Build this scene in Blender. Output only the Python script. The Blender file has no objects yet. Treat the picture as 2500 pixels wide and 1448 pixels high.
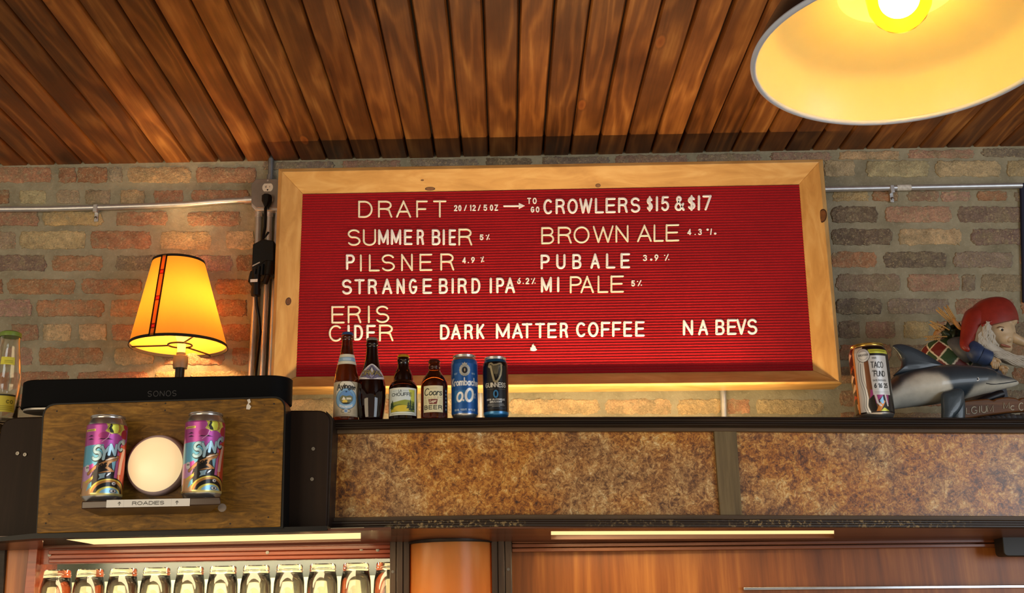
import bpy, math, random
import numpy as np
from mathutils import Vector, Matrix
random.seed(7)
D = bpy.data
SC = bpy.context.scene
COL = SC.collection
PI = math.pi
R = math.radians

# ------------------------------------------------------------------ camera
F, IW, IH = 2600.0, 2500.0, 1448.0
EYE = Vector((0, 0, 1.60))
AX = Vector((0.99973061, 0.02060436, -0.0106845))     # world axes seen from the camera
AY = Vector((-0.0044272, -0.28260296, -0.95922675))
AZ = Vector((-0.02278373, 0.95901566, -0.28243561))
ROT = Matrix((AX, AY, AZ))                             # camera -> world
cd = D.cameras.new('camera'); cam = D.objects.new('camera', cd); COL.objects.link(cam)
cd.sensor_fit = 'HORIZONTAL'; cd.sensor_width = 36.0; cd.lens = 36.0 * F / IW
cd.clip_start = 0.05; cd.clip_end = 60
cam.matrix_world = Matrix.Translation(EYE) @ ROT.to_4x4()
SC.camera = cam

# ------------------------------------------------------------------ world, exposure, daylight
SC.view_settings.view_transform = 'Standard'; SC.view_settings.look = 'None'
SC.view_settings.gamma = 1.0; SC.view_settings.exposure = 0.0
SC.view_settings.use_curve_mapping = False
wd = D.worlds.new('world'); SC.world = wd; wd.use_nodes = True
wd.node_tree.nodes['Background'].inputs[0].default_value = (1.0, 0.84, 0.66, 1)
wd.node_tree.nodes['Background'].inputs[1].default_value = 0.36

def area(name, loc, target, size, power, col, spread=None):
    l = D.lights.new(name, 'AREA'); l.shape = 'RECTANGLE'; l.size, l.size_y = size
    l.energy = power; l.color = col
    if spread: l.spread = spread
    o = D.objects.new(name, l); COL.objects.link(o); o.location = loc
    d = Vector(target) - Vector(loc)
    o.rotation_euler = d.to_track_quat('-Z', 'Y').to_euler()
    return o
# street windows of the bar: cool daylight from behind and to the right of the viewer
area('window_daylight', (4.6, -2.2, 1.7), (0.9, 3.0, 2.2), (3.0, 2.2), 115, (0.80, 0.90, 1.0))
# added warm fill aimed up at the ceiling, for ambient and bounced room light
area('room_fill_light', (-2.6, -0.6, 1.9), (-0.9, 2.6, 2.9), (2.2, 1.2), 44, (1.0, 0.78, 0.50))
area('room_bounce_light', (0.3, 0.9, 0.75), (0.2, 2.2, 3.0), (3.2, 1.6), 15, (1.0, 0.74, 0.45))

# ------------------------------------------------------------------ picture -> place
def ray(px, py):
    return ROT @ Vector(((px - IW / 2) / F, -(py - IH / 2) / F, -1.0))
def at(px, py, Y):
    d = ray(px, py); return EYE + d * (Y / d.y)
def atz(px, py, Z):
    d = ray(px, py); return EYE + d * ((Z - EYE.z) / d.z)
def proj(p):
    c = ROT.transposed() @ (Vector(p) - EYE)
    return (IW / 2 + F * c.x / -c.z, IH / 2 - F * c.y / -c.z)

YW = 3.20                                    # brick wall
ZC = at(1250, 381, YW).z                     # ceiling

# ------------------------------------------------------------------ materials
def lin(h):
    h = h.lstrip('#')
    v = [int(h[i:i + 2], 16) / 255 for i in (0, 2, 4)]
    return tuple(c / 12.92 if c <= .04045 else ((c + .055) / 1.055) ** 2.4 for c in v)
def rgba(c):
    if isinstance(c, str): c = lin(c)
    return (c[0], c[1], c[2], 1)
class NT:
    def __init__(s, name):
        s.m = D.materials.new(name); s.m.use_nodes = True
        s.t = s.m.node_tree; s.n = s.t.nodes; s.b = s.n['Principled BSDF']; s.out = s.n['Material Output']
    def add(s, kind, **kw):
        nd = s.n.new(kind)
        for k, v in kw.items():
            if k.startswith('i_'): nd.inputs[k[2:]].default_value = v
            else: setattr(nd, k, v)
        return nd
    def l(s, a, b): s.t.links.new(a, b)
    def put(s, key, v):
        i = s.b.inputs[key]
        if hasattr(v, 'is_linked') or isinstance(v, bpy.types.NodeSocket): s.l(v, i)
        else: i.default_value = v
    def coord(s, scale=(1, 1, 1), loc=(0, 0, 0), rot=(0, 0, 0)):
        c = s.add('ShaderNodeTexCoord'); m = s.add('ShaderNodeMapping')
        m.inputs['Scale'].default_value = scale; m.inputs['Location'].default_value = loc; m.inputs['Rotation'].default_value = rot
        s.l(c.outputs['Object'], m.inputs['Vector']); return m.outputs['Vector']
    def noise(s, vec, scale=5, detail=4, rough=.55, dist=0):
        n = s.add('ShaderNodeTexNoise'); n.inputs['Scale'].default_value = scale; n.inputs['Detail'].default_value = detail
        n.inputs['Roughness'].default_value = rough; n.inputs['Distortion'].default_value = dist
        s.l(vec, n.inputs['Vector']); return n.outputs['Fac']
    def voro(s, vec, scale=5, feature='F1', out='Distance', rnd=1.0):
        n = s.add('ShaderNodeTexVoronoi', feature=feature); n.inputs['Scale'].default_value = scale
        n.inputs['Randomness'].default_value = rnd
        s.l(vec, n.inputs['Vector']); return n.outputs[out]
    def ramp(s, fac, stops, interp='LINEAR'):
        r = s.add('ShaderNodeValToRGB'); r.color_ramp.interpolation = interp
        e = r.color_ramp.elements
        while len(e) < len(stops): e.new(.5)
        for k, (p, c) in enumerate(stops):
            e[k].position = p; e[k].color = rgba(c) if not isinstance(c, (int, float)) else (c, c, c, 1)
        s.l(fac, r.inputs['Fac']); return r.outputs['Color']
    def mix(s, fac, a, b, mode='MIX'):
        m = s.add('ShaderNodeMix', data_type='RGBA', blend_type=mode)
        for key, v in ((0, fac), (6, a), (7, b)):
            i = m.inputs[key]
            if isinstance(v, bpy.types.NodeSocket): s.l(v, i)
            elif key == 0: i.default_value = v
            else: i.default_value = rgba(v)
        return m.outputs[2]
    def math(s, op, a, b=0.0):
        m = s.add('ShaderNodeMath', operation=op)
        for k, v in enumerate((a, b)):
            if isinstance(v, bpy.types.NodeSocket): s.l(v, m.inputs[k])
            else: m.inputs[k].default_value = v
        return m.outputs[0]
    def attr(s, name='Col'):
        return s.add('ShaderNodeAttribute', attribute_name=name)
    def bump(s, h, strength=.3, dist=.002):
        b = s.add('ShaderNodeBump'); b.inputs['Strength'].default_value = strength; b.inputs['Distance'].default_value = dist
        s.l(h, b.inputs['Height']); s.l(b.outputs['Normal'], s.b.inputs['Normal']); return b

def plain(name, col, rough=.5, metal=0.0, var=.12, vs=30, bump=0, emit=None, es=0, trans=0, ior=1.45, coat=0, spec=None):
    t = NT(name)
    v = t.coord()
    n = t.noise(v, vs, 4)
    c = rgba(col)[:3]
    t.put('Base Color', t.ramp(n, [(.25, tuple(x * (1 - var) for x in c)), (.75, tuple(min(1, x * (1 + var)) for x in c))]))
    t.put('Roughness', rough); t.put('Metallic', metal)
    if bump: t.bump(n, bump)
    if emit: t.put('Emission Color', rgba(emit)); t.put('Emission Strength', es)
    if trans: t.put('Transmission Weight', trans); t.put('IOR', ior)
    if coat: t.put('Coat Weight', coat); t.put('Coat Roughness', .08)
    if spec is not None: t.put('Specular IOR Level', spec)
    return t.m

def wood(name, dark, mid, light, axis='x', scale=1.0, rough=.4, contrast=1.0, coat=0, bump=.15, spec=.4):
    t = NT(name)
    st = {'x': (1.5, 26, 26), 'y': (26, 1.5, 26), 'z': (26, 26, 1.5)}[axis]
    v = t.coord(tuple(a * scale for a in st))
    g = t.noise(v, 1.6, 6, .62, .6)
    f = t.noise(t.coord(tuple(a * scale * 4 for a in st)), 2.2, 3, .6)
    m = t.math('ADD', t.math('MULTIPLY', g, .75), t.math('MULTIPLY', f, .25))
    t.put('Base Color', t.ramp(m, [(.5 - .2 * contrast, dark), (.5, mid), (.5 + .2 * contrast, light)]))
    t.put('Roughness', rough); t.put('Specular IOR Level', spec)
    if coat: t.put('Coat Weight', coat); t.put('Coat Roughness', .12)
    if bump: t.bump(m, bump, .001)
    return t.m

def attr_mat(name, rough=.45, metal=0.0, coat=0, bump=0, trans=0, var=0, glow=0):
    t = NT(name); a = t.attr(); c = a.outputs['Color']
    n = t.noise(t.coord(), 60, 4)
    if var: c = t.mix(1.0, c, t.ramp(n, [(.25, (1 - var,) * 3), (.75, (1 + var,) * 3)]), 'MULTIPLY')
    t.put('Base Color', c); t.put('Roughness', rough); t.put('Metallic', metal)
    if coat: t.put('Coat Weight', coat); t.put('Coat Roughness', .06)
    if bump: t.bump(n, bump)
    return t.m

def shade_mat(name, col=None, thick=.6):
    """lamp shade cloth: lets part of the bulb's light through"""
    t = NT(name)
    tr = t.add('ShaderNodeBsdfTranslucent'); mx = t.add('ShaderNodeMixShader')
    if col is None:
        c = t.attr().outputs['Color']
    else:
        c = t.mix(.25, col, t.ramp(t.noise(t.coord((1, 1, .3)), 22, 3), [(.3, tuple(x * .8 for x in lin(col))), (.7, col)]))
    t.put('Base Color', c); t.put('Roughness', .7); t.l(c, tr.inputs['Color'])
    mx.inputs['Fac'].default_value = thick
    t.l(t.b.outputs['BSDF'], mx.inputs[1]); t.l(tr.outputs['BSDF'], mx.inputs[2])
    t.l(mx.outputs['Shader'], t.out.inputs['Surface']); return t.m

def emit_mat(name, col, strength):
    t = NT(name); t.put('Base Color', rgba(col)); t.put('Emission Color', rgba(col)); t.put('Emission Strength', strength)
    t.put('Roughness', .4); return t.m

# ------------------------------------------------------------------ mesh building
class MB:
    def __init__(s): s.v = []; s.f = []; s.c = []; s.m = []; s.mi = 0
    def vert(s, p, c=None):
        s.v.append((p[0], p[1], p[2])); s.c.append(c if c else (1, 1, 1)); return len(s.v) - 1
    def face(s, idx): s.f.append(tuple(idx)); s.m.append(s.mi)
    def loops(s, loops, closed=True, caps=(True, True), cols=None):
        base = []
        for k, lp in enumerate(loops):
            base.append([s.vert(p, cols[k][j] if cols else None) for j, p in enumerate(lp)])
        n = len(loops[0])
        for a, b in zip(base, base[1:]):
            for j in range(n if closed else n - 1):
                k = (j + 1) % n
                s.face((a[j], a[k], b[k], b[j]))
        if closed and caps[0]: s.face(base[0][::-1])
        if closed and caps[1]: s.face(base[-1])
        return s
    def prism(s, poly, back):
        """closed outline poly (list of points) swept by the vector or to the outline back"""
        bk = [Vector(p) + back for p in poly] if isinstance(back, Vector) else back
        return s.loops([poly, bk])
    def box(s, x0, x1, y0, y1, z0, z1):
        return s.prism([Vector((x0, y0, z0)), Vector((x1, y0, z0)), Vector((x1, y0, z1)), Vector((x0, y0, z1))], Vector((0, y1 - y0, 0)))
    def tube(s, pts, r, n=10, caps=True):
        pts = [Vector(p) for p in pts]; lp = []
        rr = r if isinstance(r, (list, tuple)) else [r] * len(pts)
        up = None
        for k, p in enumerate(pts):
            t = (pts[min(k + 1, len(pts) - 1)] - pts[max(k - 1, 0)]).normalized()
            if up is None:
                up = Vector((0, 0, 1)) if abs(t.z) < .9 else Vector((1, 0, 0))
            a = (up - t * up.dot(t)).normalized(); b = t.cross(a); up = a
            lp.append([p + (a * math.cos(2 * PI * j / n) + b * math.sin(2 * PI * j / n)) * rr[k] for j in range(n)])
        return s.loops(lp, True, (caps, caps))
    def lathe(s, prof, c=(0, 0, 0), n=40, axis=None, caps=(True, True), cols=None):
        """prof: (radius, height) pairs; axis: unit vector (default up)"""
        c = Vector(c); ax = Vector(axis) if axis else Vector((0, 0, 1))
        u = Vector((1, 0, 0)); u = (u - ax * u.dot(ax)).normalized(); w = ax.cross(u)
        lp = [[c + ax * h + (u * math.cos(2 * PI * j / n) + w * math.sin(2 * PI * j / n)) * max(r, 1e-5) for j in range(n)] for r, h in prof]
        return s.loops(lp, True, caps, [[q] * n for q in cols] if cols else None)
    def torus(s, c, Rr, r, axis=(0, 0, 1), n=40, m=8):
        return s.lathe([(Rr + r * math.cos(2 * PI * k / m), r * math.sin(2 * PI * k / m)) for k in range(m + 1)], c, n, axis, (False, False))
    def ball(s, c, rx, ry=None, rz=None, n=20, m=12, col=None):
        ry = rx if ry is None else ry; rz = rx if rz is None else rz; c = Vector(c); lp = []
        for i in range(m + 1):
            a = -PI / 2 + PI * i / m; q = max(math.cos(a), 1e-3)
            lp.append([c + Vector((rx * q * math.cos(2 * PI * j / n), ry * q * math.sin(2 * PI * j / n), rz * math.sin(a))) for j in range(n)])
        return s.loops(lp, True, (True, True), [[col] * n] * (m + 1) if col else None)

def obj(name, mb, mat, parent=None, bevel=0, smooth=40, sub=0, seg=2):
    me = D.meshes.new(name); me.from_pydata(mb.v, [], mb.f)
    if isinstance(mat, (list, tuple)):
        for m in mat: me.materials.append(m)
        me.polygons.foreach_set('material_index', mb.m)
    else: me.materials.append(mat)
    at_ = me.color_attributes.new('Col', 'FLOAT_COLOR', 'POINT')
    a = np.ones((len(mb.v), 4), np.float32); a[:, :3] = np.array(mb.c, np.float32).reshape(-1, 3); at_.data.foreach_set('color', a.ravel())
    import bmesh
    bm = bmesh.new(); bm.from_mesh(me)
    bmesh.ops.recalc_face_normals(bm, faces=bm.faces); bm.to_mesh(me); bm.free()
    if smooth:
        me.shade_smooth(); me.set_sharp_from_angle(angle=R(smooth))
    me.update()
    o = D.objects.new(name, me); COL.objects.link(o)
    if parent is not None:
        o.parent = parent
        if parent.type == 'EMPTY': o.location = -Vector(parent.location)
    if bevel:
        b = o.modifiers.new('bevel', 'BEVEL'); b.width = bevel; b.segments = seg; b.limit_method = 'ANGLE'; b.angle_limit = R(35)
    if sub:
        q = o.modifiers.new('subsurf', 'SUBSURF'); q.levels = sub; q.render_levels = sub
    return o

def tag(o, label, cat, group=None, kind=None):
    o['label'] = label; o['category'] = cat
    if group: o['group'] = group
    if kind: o['kind'] = kind
    return o
def thing(name, label, cat, loc=(0, 0, 0), group=None):
    o = D.objects.new(name, None); COL.objects.link(o); o.location = loc; o.empty_display_size = .05
    return tag(o, label, cat, group)
def struct(o):
    o['kind'] = 'structure'; return o
def dup(root, loc, label, rotz=0):
    r = root.copy(); COL.objects.link(r); r.location = loc; r['label'] = label; r.rotation_euler = (0, 0, rotz)
    for ch in list(root.children):
        c = ch.copy(); COL.objects.link(c); c.parent = r
        for g in list(ch.children):
            d = g.copy(); COL.objects.link(d); d.parent = c
    return r
def quad(pxs, Y):
    return [at(x, y, Y) for x, y in pxs]
def rounded(pts, rad, n=6):
    """round the corners of a world outline lying in an XZ plane; rad: one radius per corner"""
    out = []; N = len(pts)
    for k, p in enumerate(pts):
        r = rad[k]
        if r <= 0: out.append(Vector(p)); continue
        a = (pts[k - 1] - p).normalized(); b = (pts[(k + 1) % N] - p).normalized()
        p0 = p + a * r; p1 = p + b * r
        for j in range(n + 1):
            t = j / n
            out.append(p0 * (1 - t) ** 2 + p * 2 * t * (1 - t) + p1 * t * t)
    return out
def slab(mb, pxs, Y, depth, rad=None):
    poly = quad(pxs, Y)
    if rad: poly = rounded(poly, rad)
    return mb.prism(poly, Vector((0, depth, 0)))

# ------------------------------------------------------------------ single-stroke alphabet (cap height 1)
def A_(cx, cy, rx, ry, a0, a1, n=10):
    return [(cx + rx * math.cos(R(a0 + (a1 - a0) * k / n)), cy + ry * math.sin(R(a0 + (a1 - a0) * k / n))) for k in range(n + 1)]
G = {
 'A': (.74, [[(0, 0), (.37, 1), (.74, 0)], [(.13, .34), (.61, .34)]]),
 'B': (.60, [[(0, 0), (0, 1)], [(0, 1), (.32, 1)] + A_(.34, .765, .22, .235, 85, -85) + [(.3, .53), (0, .53)], [(0, .53), (.3, .53)] + A_(.34, .265, .26, .265, 88, -88) + [(.3, 0), (0, 0)]]),
 'C': (.68, [A_(.37, .5, .37, .5, 48, 312, 18)]),
 'D': (.66, [[(.0, 0), (0, 1), (.26, 1)] + A_(.28, .5, .38, .5, 88, -88, 16) + [(.26, 0), (0, 0)]]),
 'E': (.56, [[(.56, 1), (0, 1), (0, 0), (.56, 0)], [(0, .52), (.5, .52)]]),
 'F': (.54, [[(.54, 1), (0, 1), (0, 0)], [(0, .5), (.46, .5)]]),
 'G': (.74, [A_(.37, .5, .37, .5, 48, 330, 18) + [(.72, .45), (.42, .45)]]),
 'H': (.62, [[(0, 0), (0, 1)], [(.62, 0), (.62, 1)], [(0, .52), (.62, .52)]]),
 'I': (.0, [[(0, 0), (0, 1)]]),
 'J': (.45, [[(.45, 1), (.45, .25)] + A_(.225, .25, .225, .25, 0, -180)]),
 'K': (.62, [[(0, 0), (0, 1)], [(.6, 1), (0, .4)], [(.2, .58), (.62, 0)]]),
 'L': (.52, [[(0, 1), (0, 0), (.52, 0)]]),
 'M': (.76, [[(0, 0), (0, 1), (.38, .12), (.76, 1), (.76, 0)]]),
 'N': (.66, [[(0, 0), (0, 1), (.66, 0), (.66, 1)]]),
 'O': (.76, [A_(.38, .5, .38, .5, 90, 450, 24)]),
 'P': (.58, [[(0, 0), (0, 1), (.3, 1)] + A_(.32, .745, .26, .255, 88, -88) + [(.3, .49), (0, .49)]]),
 'Q': (.76, [A_(.38, .5, .38, .5, 90, 450, 24), [(.48, .22), (.76, -.04)]]),
 'R': (.62, [[(0, 0), (0, 1), (.32, 1)] + A_(.34, .76, .25, .24, 88, -88) + [(.3, .52), (0, .52)], [(.32, .52), (.5, .44), (.56, .2), (.62, 0)]]),
 'S': (.60, [A_(.3, .75, .28, .25, 25, 270, 14)[:-1] + A_(.3, .26, .3, .26, 90, -150, 14)]),
 'T': (.64, [[(0, 1), (.64, 1)], [(.32, 1), (.32, 0)]]),
 'U': (.64, [[(0, 1), (0, .3)] + A_(.32, .3, .32, .3, 180, 360, 12) + [(.64, 1)]]),
 'V': (.70, [[(0, 1), (.35, 0), (.7, 1)]]),
 'W': (1.0, [[(0, 1), (.25, 0), (.5, .95), (.75, 0), (1, 1)]]),
 'X': (.66, [[(0, 0), (.66, 1)], [(0, 1), (.66, 0)]]),
 'Y': (.66, [[(0, 1), (.33, .5), (.66, 1)], [(.33, .5), (.33, 0)]]),
 'Z': (.6, [[(0, 1), (.6, 1), (0, 0), (.6, 0)]]),
 '0': (.56, [A_(.28, .5, .28, .5, 90, 450, 20)]),
 '1': (.18, [[(0, .8), (.18, 1), (.18, 0)]]),
 '2': (.54, [A_(.27, .73, .27, .27, 165, -30, 12) + [(0, 0), (.54, 0)]]),
 '3': (.52, [A_(.25, .76, .24, .24, 150, -80, 12), A_(.24, .26, .27, .26, 82, -150, 12)]),
 '4': (.58, [[(.44, 0), (.44, 1), (0, .28), (.58, .28)]]),
 '5': (.54, [[(.5, 1), (.08, 1), (.03, .55)] + A_(.26, .32, .27, .31, 130, -150, 14)]),
 '6': (.54, [[(.45, 1), (.12, .62)] + A_(.27, .3, .27, .3, 150, 510, 20)]),
 '7': (.52, [[(0, 1), (.52, 1), (.16, 0)]]),
 '8': (.52, [A_(.26, .75, .23, .25, 90, 450, 18), A_(.26, .25, .26, .25, 90, 450, 18)]),
 '9': (.54, [A_(.27, .7, .27, .3, -30, 330, 20) + [(.42, .38), (.12, 0)]]),
 '.': (.0, [[(0, .0), (0.001, .02)]]),
 ':': (.0, [[(0, .1), (.001, .12)], [(0, .55), (.001, .57)]]),
 ',': (.0, [[(0, .05), (-.06, -.12)]]),
 '-': (.3, [[(0, .45), (.3, .45)]]),
 '/': (.34, [[(0, 0), (.34, 1)]]),
 '%': (.62, [[(.12, 0), (.46, 1)], [(.04, .82), (.041, .84)], [(.58, .1), (.581, .12)]]),
 '$': (.56, [A_(.28, .72, .26, .2, 25, 270, 12)[:-1] + A_(.28, .3, .28, .22, 90, -150, 12), [(.28, 1.02), (.28, -.02)]]),
 '&': (.72, [[(.72, 0), (.2, .68)] + A_(.3, .83, .15, .17, 200, -20, 10) + [(.1, .42)] + A_(.28, .24, .26, .24, 140, 300, 10) + [(.66, .45)]]),
 'a': (.46, [A_(.21, .25, .21, .27, 0, 360, 16), [(.44, .54), (.44, 0)]]),
 'b': (.46, [[(0, 1), (0, 0)], A_(.24, .26, .22, .27, 0, 360, 16)]),
 'c': (.42, [A_(.23, .26, .22, .27, 45, 315, 14)]),
 'd': (.46, [[(.46, 1), (.46, 0)], A_(.22, .26, .22, .27, 0, 360, 16)]),
 'e': (.46, [[(.03, .28), (.45, .28)] + A_(.23, .26, .22, .27, 5, 315, 14)]),
 'g': (.46, [A_(.22, .26, .21, .27, 0, 360, 16), [(.45, .53), (.45, -.12)] + A_(.23, -.12, .22, .18, 0, -150, 8)]),
 'h': (.42, [[(0, 1), (0, 0)], [(0, .3)] + A_(.21, .32, .21, .21, 170, 0, 8) + [(.42, 0)]]),
 'i': (.0, [[(0, 0), (0, .53)], [(0, .76), (.001, .78)]]),
 'l': (.0, [[(0, 0), (0, 1)]]),
 'm': (.68, [[(0, 0), (0, .53)], [(0, .3)] + A_(.17, .34, .17, .19, 170, 0, 8) + [(.34, 0)], [(.34, .3)] + A_(.51, .34, .17, .19, 170, 0, 8) + [(.68, 0)]]),
 'n': (.42, [[(0, 0), (0, .53)], [(0, .3)] + A_(.21, .32, .21, .21, 170, 0, 8) + [(.42, 0)]]),
 'o': (.46, [A_(.23, .26, .23, .27, 90, 450, 18)]),
 'r': (.28, [[(0, 0), (0, .53)], [(0, .28)] + A_(.2, .3, .2, .23, 175, 60, 6)]),
 's': (.36, [A_(.18, .4, .17, .13, 30, 270, 8)[:-1] + A_(.18, .13, .18, .14, 90, -150, 8)]),
 'u': (.42, [[(0, .53), (0, .2)] + A_(.21, .2, .21, .2, 180, 360, 8) + [(.42, .53)], [(.42, .5), (.42, 0)]]),
 'v': (.4, [[(0, .53), (.2, 0), (.4, .53)]]),
 'x': (.4, [[(0, 0), (.4, .53)], [(0, .53), (.4, 0)]]),
 't': (.3, [[(.14, .8), (.14, .1), (.24, 0), (.3, .02)], [(0, .53), (.3, .53)]]),
 'y': (.42, [[(0, .53), (.21, 0)], [(.42, .53), (.14, -.28), (.02, -.28)]]),
 '^': (.5, [[(.25, 0), (.25, 1)], [(0, .6), (.25, 1), (.5, .6)]]),
 ' ': (.36, []),
}
def text_strokes(s, h=1.0, sx=1.0, gap=.24, slant=0.0):
    """strokes of a word, from x = 0, baseline 0; returns (strokes, width)"""
    out = []; x = 0.0
    for ch in s:
        w, st = G[ch]
        for pl in st: out.append([((x + p[0] * sx + slant * p[1]) * h, p[1] * h) for p in pl])
        x += w * sx + gap * (sx if sx < 1 else 1)
    return out, (x - gap) * h
# ------------------------------------------------------------------ printed labels: a small painter whose result becomes vertex colours
class Cv:
    """x runs from -w/2 to w/2, y from 0 to h; nx by ny points"""
    def __init__(s, w, h, nx, ny, bg):
        s.w, s.h, s.nx, s.ny = w, h, nx, ny
        s.X, s.Y = np.meshgrid(np.linspace(-w / 2, w / 2, nx), np.linspace(0, h, ny))
        s.aa = max(w / nx, h / ny) * .7
        s.C = np.ones((ny, nx, 3)) * np.array(lin(bg))
    def put(s, d, col):                         # d: signed distance, negative inside
        a = np.clip(.5 - d / (2 * s.aa), 0, 1)[..., None]
        s.C = s.C * (1 - a) + np.array(lin(col)) * a
        return s
    def rect(s, x0, y0, x1, y1, col):
        return s.put(np.maximum(np.maximum(x0 - s.X, s.X - x1), np.maximum(y0 - s.Y, s.Y - y1)), col)
    def ell(s, cx, cy, rx, ry, col):
        q = np.sqrt(((s.X - cx) / rx) ** 2 + ((s.Y - cy) / ry) ** 2)
        return s.put((q - 1) * min(rx, ry), col)
    def ring(s, cx, cy, rx, ry, w, col, a0=None, a1=None):
        q = np.abs(np.sqrt(((s.X - cx) / rx) ** 2 + ((s.Y - cy) / ry) ** 2) - 1) * min(rx, ry) - w / 2
        if a0 is not None:
            an = np.degrees(np.arctan2((s.Y - cy) / ry, (s.X - cx) / rx)) % 360
            ok = ((an - a0) % 360) <= ((a1 - a0) % 360)
            q = np.where(ok, q, 1.0)
        return s.put(q, col)
    def poly(s, pts, col):
        ins = np.zeros(s.X.shape, bool); dist = np.full(s.X.shape, 1e9)
        n = len(pts)
        for k in range(n):
            (x0, y0), (x1, y1) = pts[k], pts[(k + 1) % n]
            c = (y0 > s.Y) != (y1 > s.Y)
            with np.errstate(divide='ignore', invalid='ignore'):
                xx = (x1 - x0) * (s.Y - y0) / (y1 - y0 if y1 != y0 else 1e-9) + x0
            ins ^= c & (s.X < xx)
            dist = np.minimum(dist, s._seg(x0, y0, x1, y1))
        return s.put(np.where(ins, -dist, dist), col)
    def _seg(s, x0, y0, x1, y1):
        dx, dy = x1 - x0, y1 - y0; L = dx * dx + dy * dy + 1e-12
        t = np.clip(((s.X - x0) * dx + (s.Y - y0) * dy) / L, 0, 1)
        return np.hypot(s.X - x0 - t * dx, s.Y - y0 - t * dy)
    def line(s, pts, w, col):
        d = np.full(s.X.shape, 1e9)
        for a, b in zip(pts, pts[1:]): d = np.minimum(d, s._seg(a[0], a[1], b[0], b[1]))
        return s.put(d - w / 2, col)
    def text(s, t, x, y, h, w, col, sx=1.0, gap=.24, slant=0, width=None, arch=0, rise=0, align=0, out=None):
        """align -1 left, 0 centre; width: fit to it; arch: parabola bulge upward in the middle"""
        st, tw = text_strokes(t, h, sx, gap, slant)
        k = width / tw if width else 1.0
        W = tw * k; x0 = x - W / 2 if align == 0 else x
        d = np.full(s.X.shape, 1e9)
        for pl in st:
            q = []
            for (px, py) in pl:
                X = x0 + px * k; u = (X - x0) / max(W, 1e-6) * 2 - 1
                q.append((X, y + py + arch * (1 - u * u) + rise * (u + 1) / 2))
            for a, b in zip(q, q[1:]): d = np.minimum(d, s._seg(a[0], a[1], b[0], b[1]))
        if out: s.put(d - w / 2 - out[0], out[1])
        return s.put(d - w / 2, col)
    def wrap(s, name, c, rad, z0, a0, mat, parent, axis=None):
        """bend the print round an upright body: rad(z) gives the radius at world height z"""
        mb = MB(); c = Vector(c)
        zs = [z0 + s.h * j / (s.ny - 1) for j in range(s.ny)]
        rm = rad(z0 + s.h / 2)
        idx = []
        for j in range(s.ny):
            row = []
            for i in range(s.nx):
                a = s.X[0, i] / rm + a0; r = rad(zs[j])
                row.append(mb.vert((c.x + r * math.sin(a), c.y - r * math.cos(a), zs[j]), tuple(s.C[j, i])))
            idx.append(row)
        for j in range(s.ny - 1):
            for i in range(s.nx - 1): mb.face((idx[j][i], idx[j][i + 1], idx[j + 1][i + 1], idx[j + 1][i]))
        return obj(name, mb, mat, parent, smooth=60)
    def flat(s, name, o, ex, ey, mat, parent):
        """lay the print on a plane: o = bottom centre, ex / ey unit vectors"""
        mb = MB(); idx = []
        for j in range(s.ny):
            idx.append([mb.vert(Vector(o) + ex * s.X[j, i] + ey * s.Y[j, i], tuple(s.C[j, i])) for i in range(s.nx)])
        for j in range(s.ny - 1):
            for i in range(s.nx - 1): mb.face((idx[j][i], idx[j][i + 1], idx[j + 1][i + 1], idx[j + 1][i]))
        return obj(name, mb, mat, parent, smooth=0)
def facing(c):
    return math.atan2(-c[0], c[1])

# ------------------------------------------------------------------ setting: ceiling boards
t = NT('stained_boards')
pc = t.attr().outputs['Color']
sep = t.add('ShaderNodeSeparateColor'); t.l(pc, sep.inputs[0])
tc = t.add('ShaderNodeTexCoord'); cmb = t.add('ShaderNodeCombineXYZ')
t.l(t.math('MULTIPLY', sep.outputs[0], 31.0), cmb.inputs[0]); t.l(t.math('MULTIPLY', sep.outputs[1], 17.0), cmb.inputs[1]); t.l(t.math('MULTIPLY', sep.outputs[2], 23.0), cmb.inputs[2])
va = t.add('ShaderNodeVectorMath', operation='ADD'); t.l(tc.outputs['Object'], va.inputs[0]); t.l(cmb.outputs[0], va.inputs[1])
def mp(scale):
    m = t.add('ShaderNodeMapping'); m.inputs['Scale'].default_value = scale; t.l(va.outputs[0], m.inputs['Vector']); return m.outputs['Vector']
# growth rings cut along the board: distorted bands, with knots that push them aside
wob = t.noise(mp((11, .55, 9)), 1.0, 2, .4)
kn = t.voro(mp((7, 2.6, 1)), 1.0)
knot = t.ramp(kn, [(.0, 1.0), (.07, .8), (.13, 0.0)])
ringv = t.math('ADD', t.math('MULTIPLY', wob, 42.0), t.math('MULTIPLY', kn, 9.0))
band = t.math('SINE', ringv)
band = t.math('ADD', t.math('MULTIPLY', band, .5), .5)
fine = t.noise(mp((150, 5, 150)), 1.0, 4, .6)
blot = t.noise(mp((6, 2.2, 6)), 1.0, 4, .6)
g = t.math('ADD', t.math('MULTIPLY', t.math('POWER', band, 2.2), .17), t.math('ADD', t.math('MULTIPLY', fine, .30), t.math('MULTIPLY', blot, .70)))
base = t.ramp(g, [(.34, '#47270f'), (.52, '#6a3d19'), (.68, '#885526'), (.88, '#b07c42')])
tone = t.math('ADD', t.math('MULTIPLY', sep.outputs[1], .75), .62)
tint = t.add('ShaderNodeCombineColor'); 
for k in range(3): t.l(tone, tint.inputs[k])
base = t.mix(1.0, base, tint.outputs[0], 'MULTIPLY')
base = t.mix(t.math('MULTIPLY', knot, .75), base, t.ramp(kn, [(.02, '#7a3d14'), (.07, '#9a5722'), (.10, '#3a1a08')]))
t.put('Base Color', base); t.put('Roughness', t.ramp(blot, [(.3, .36), (.7, .58)])); t.put('Specular IOR Level', .4)
t.bump(g, .22, .002)
boards_mat = t.m

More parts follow.
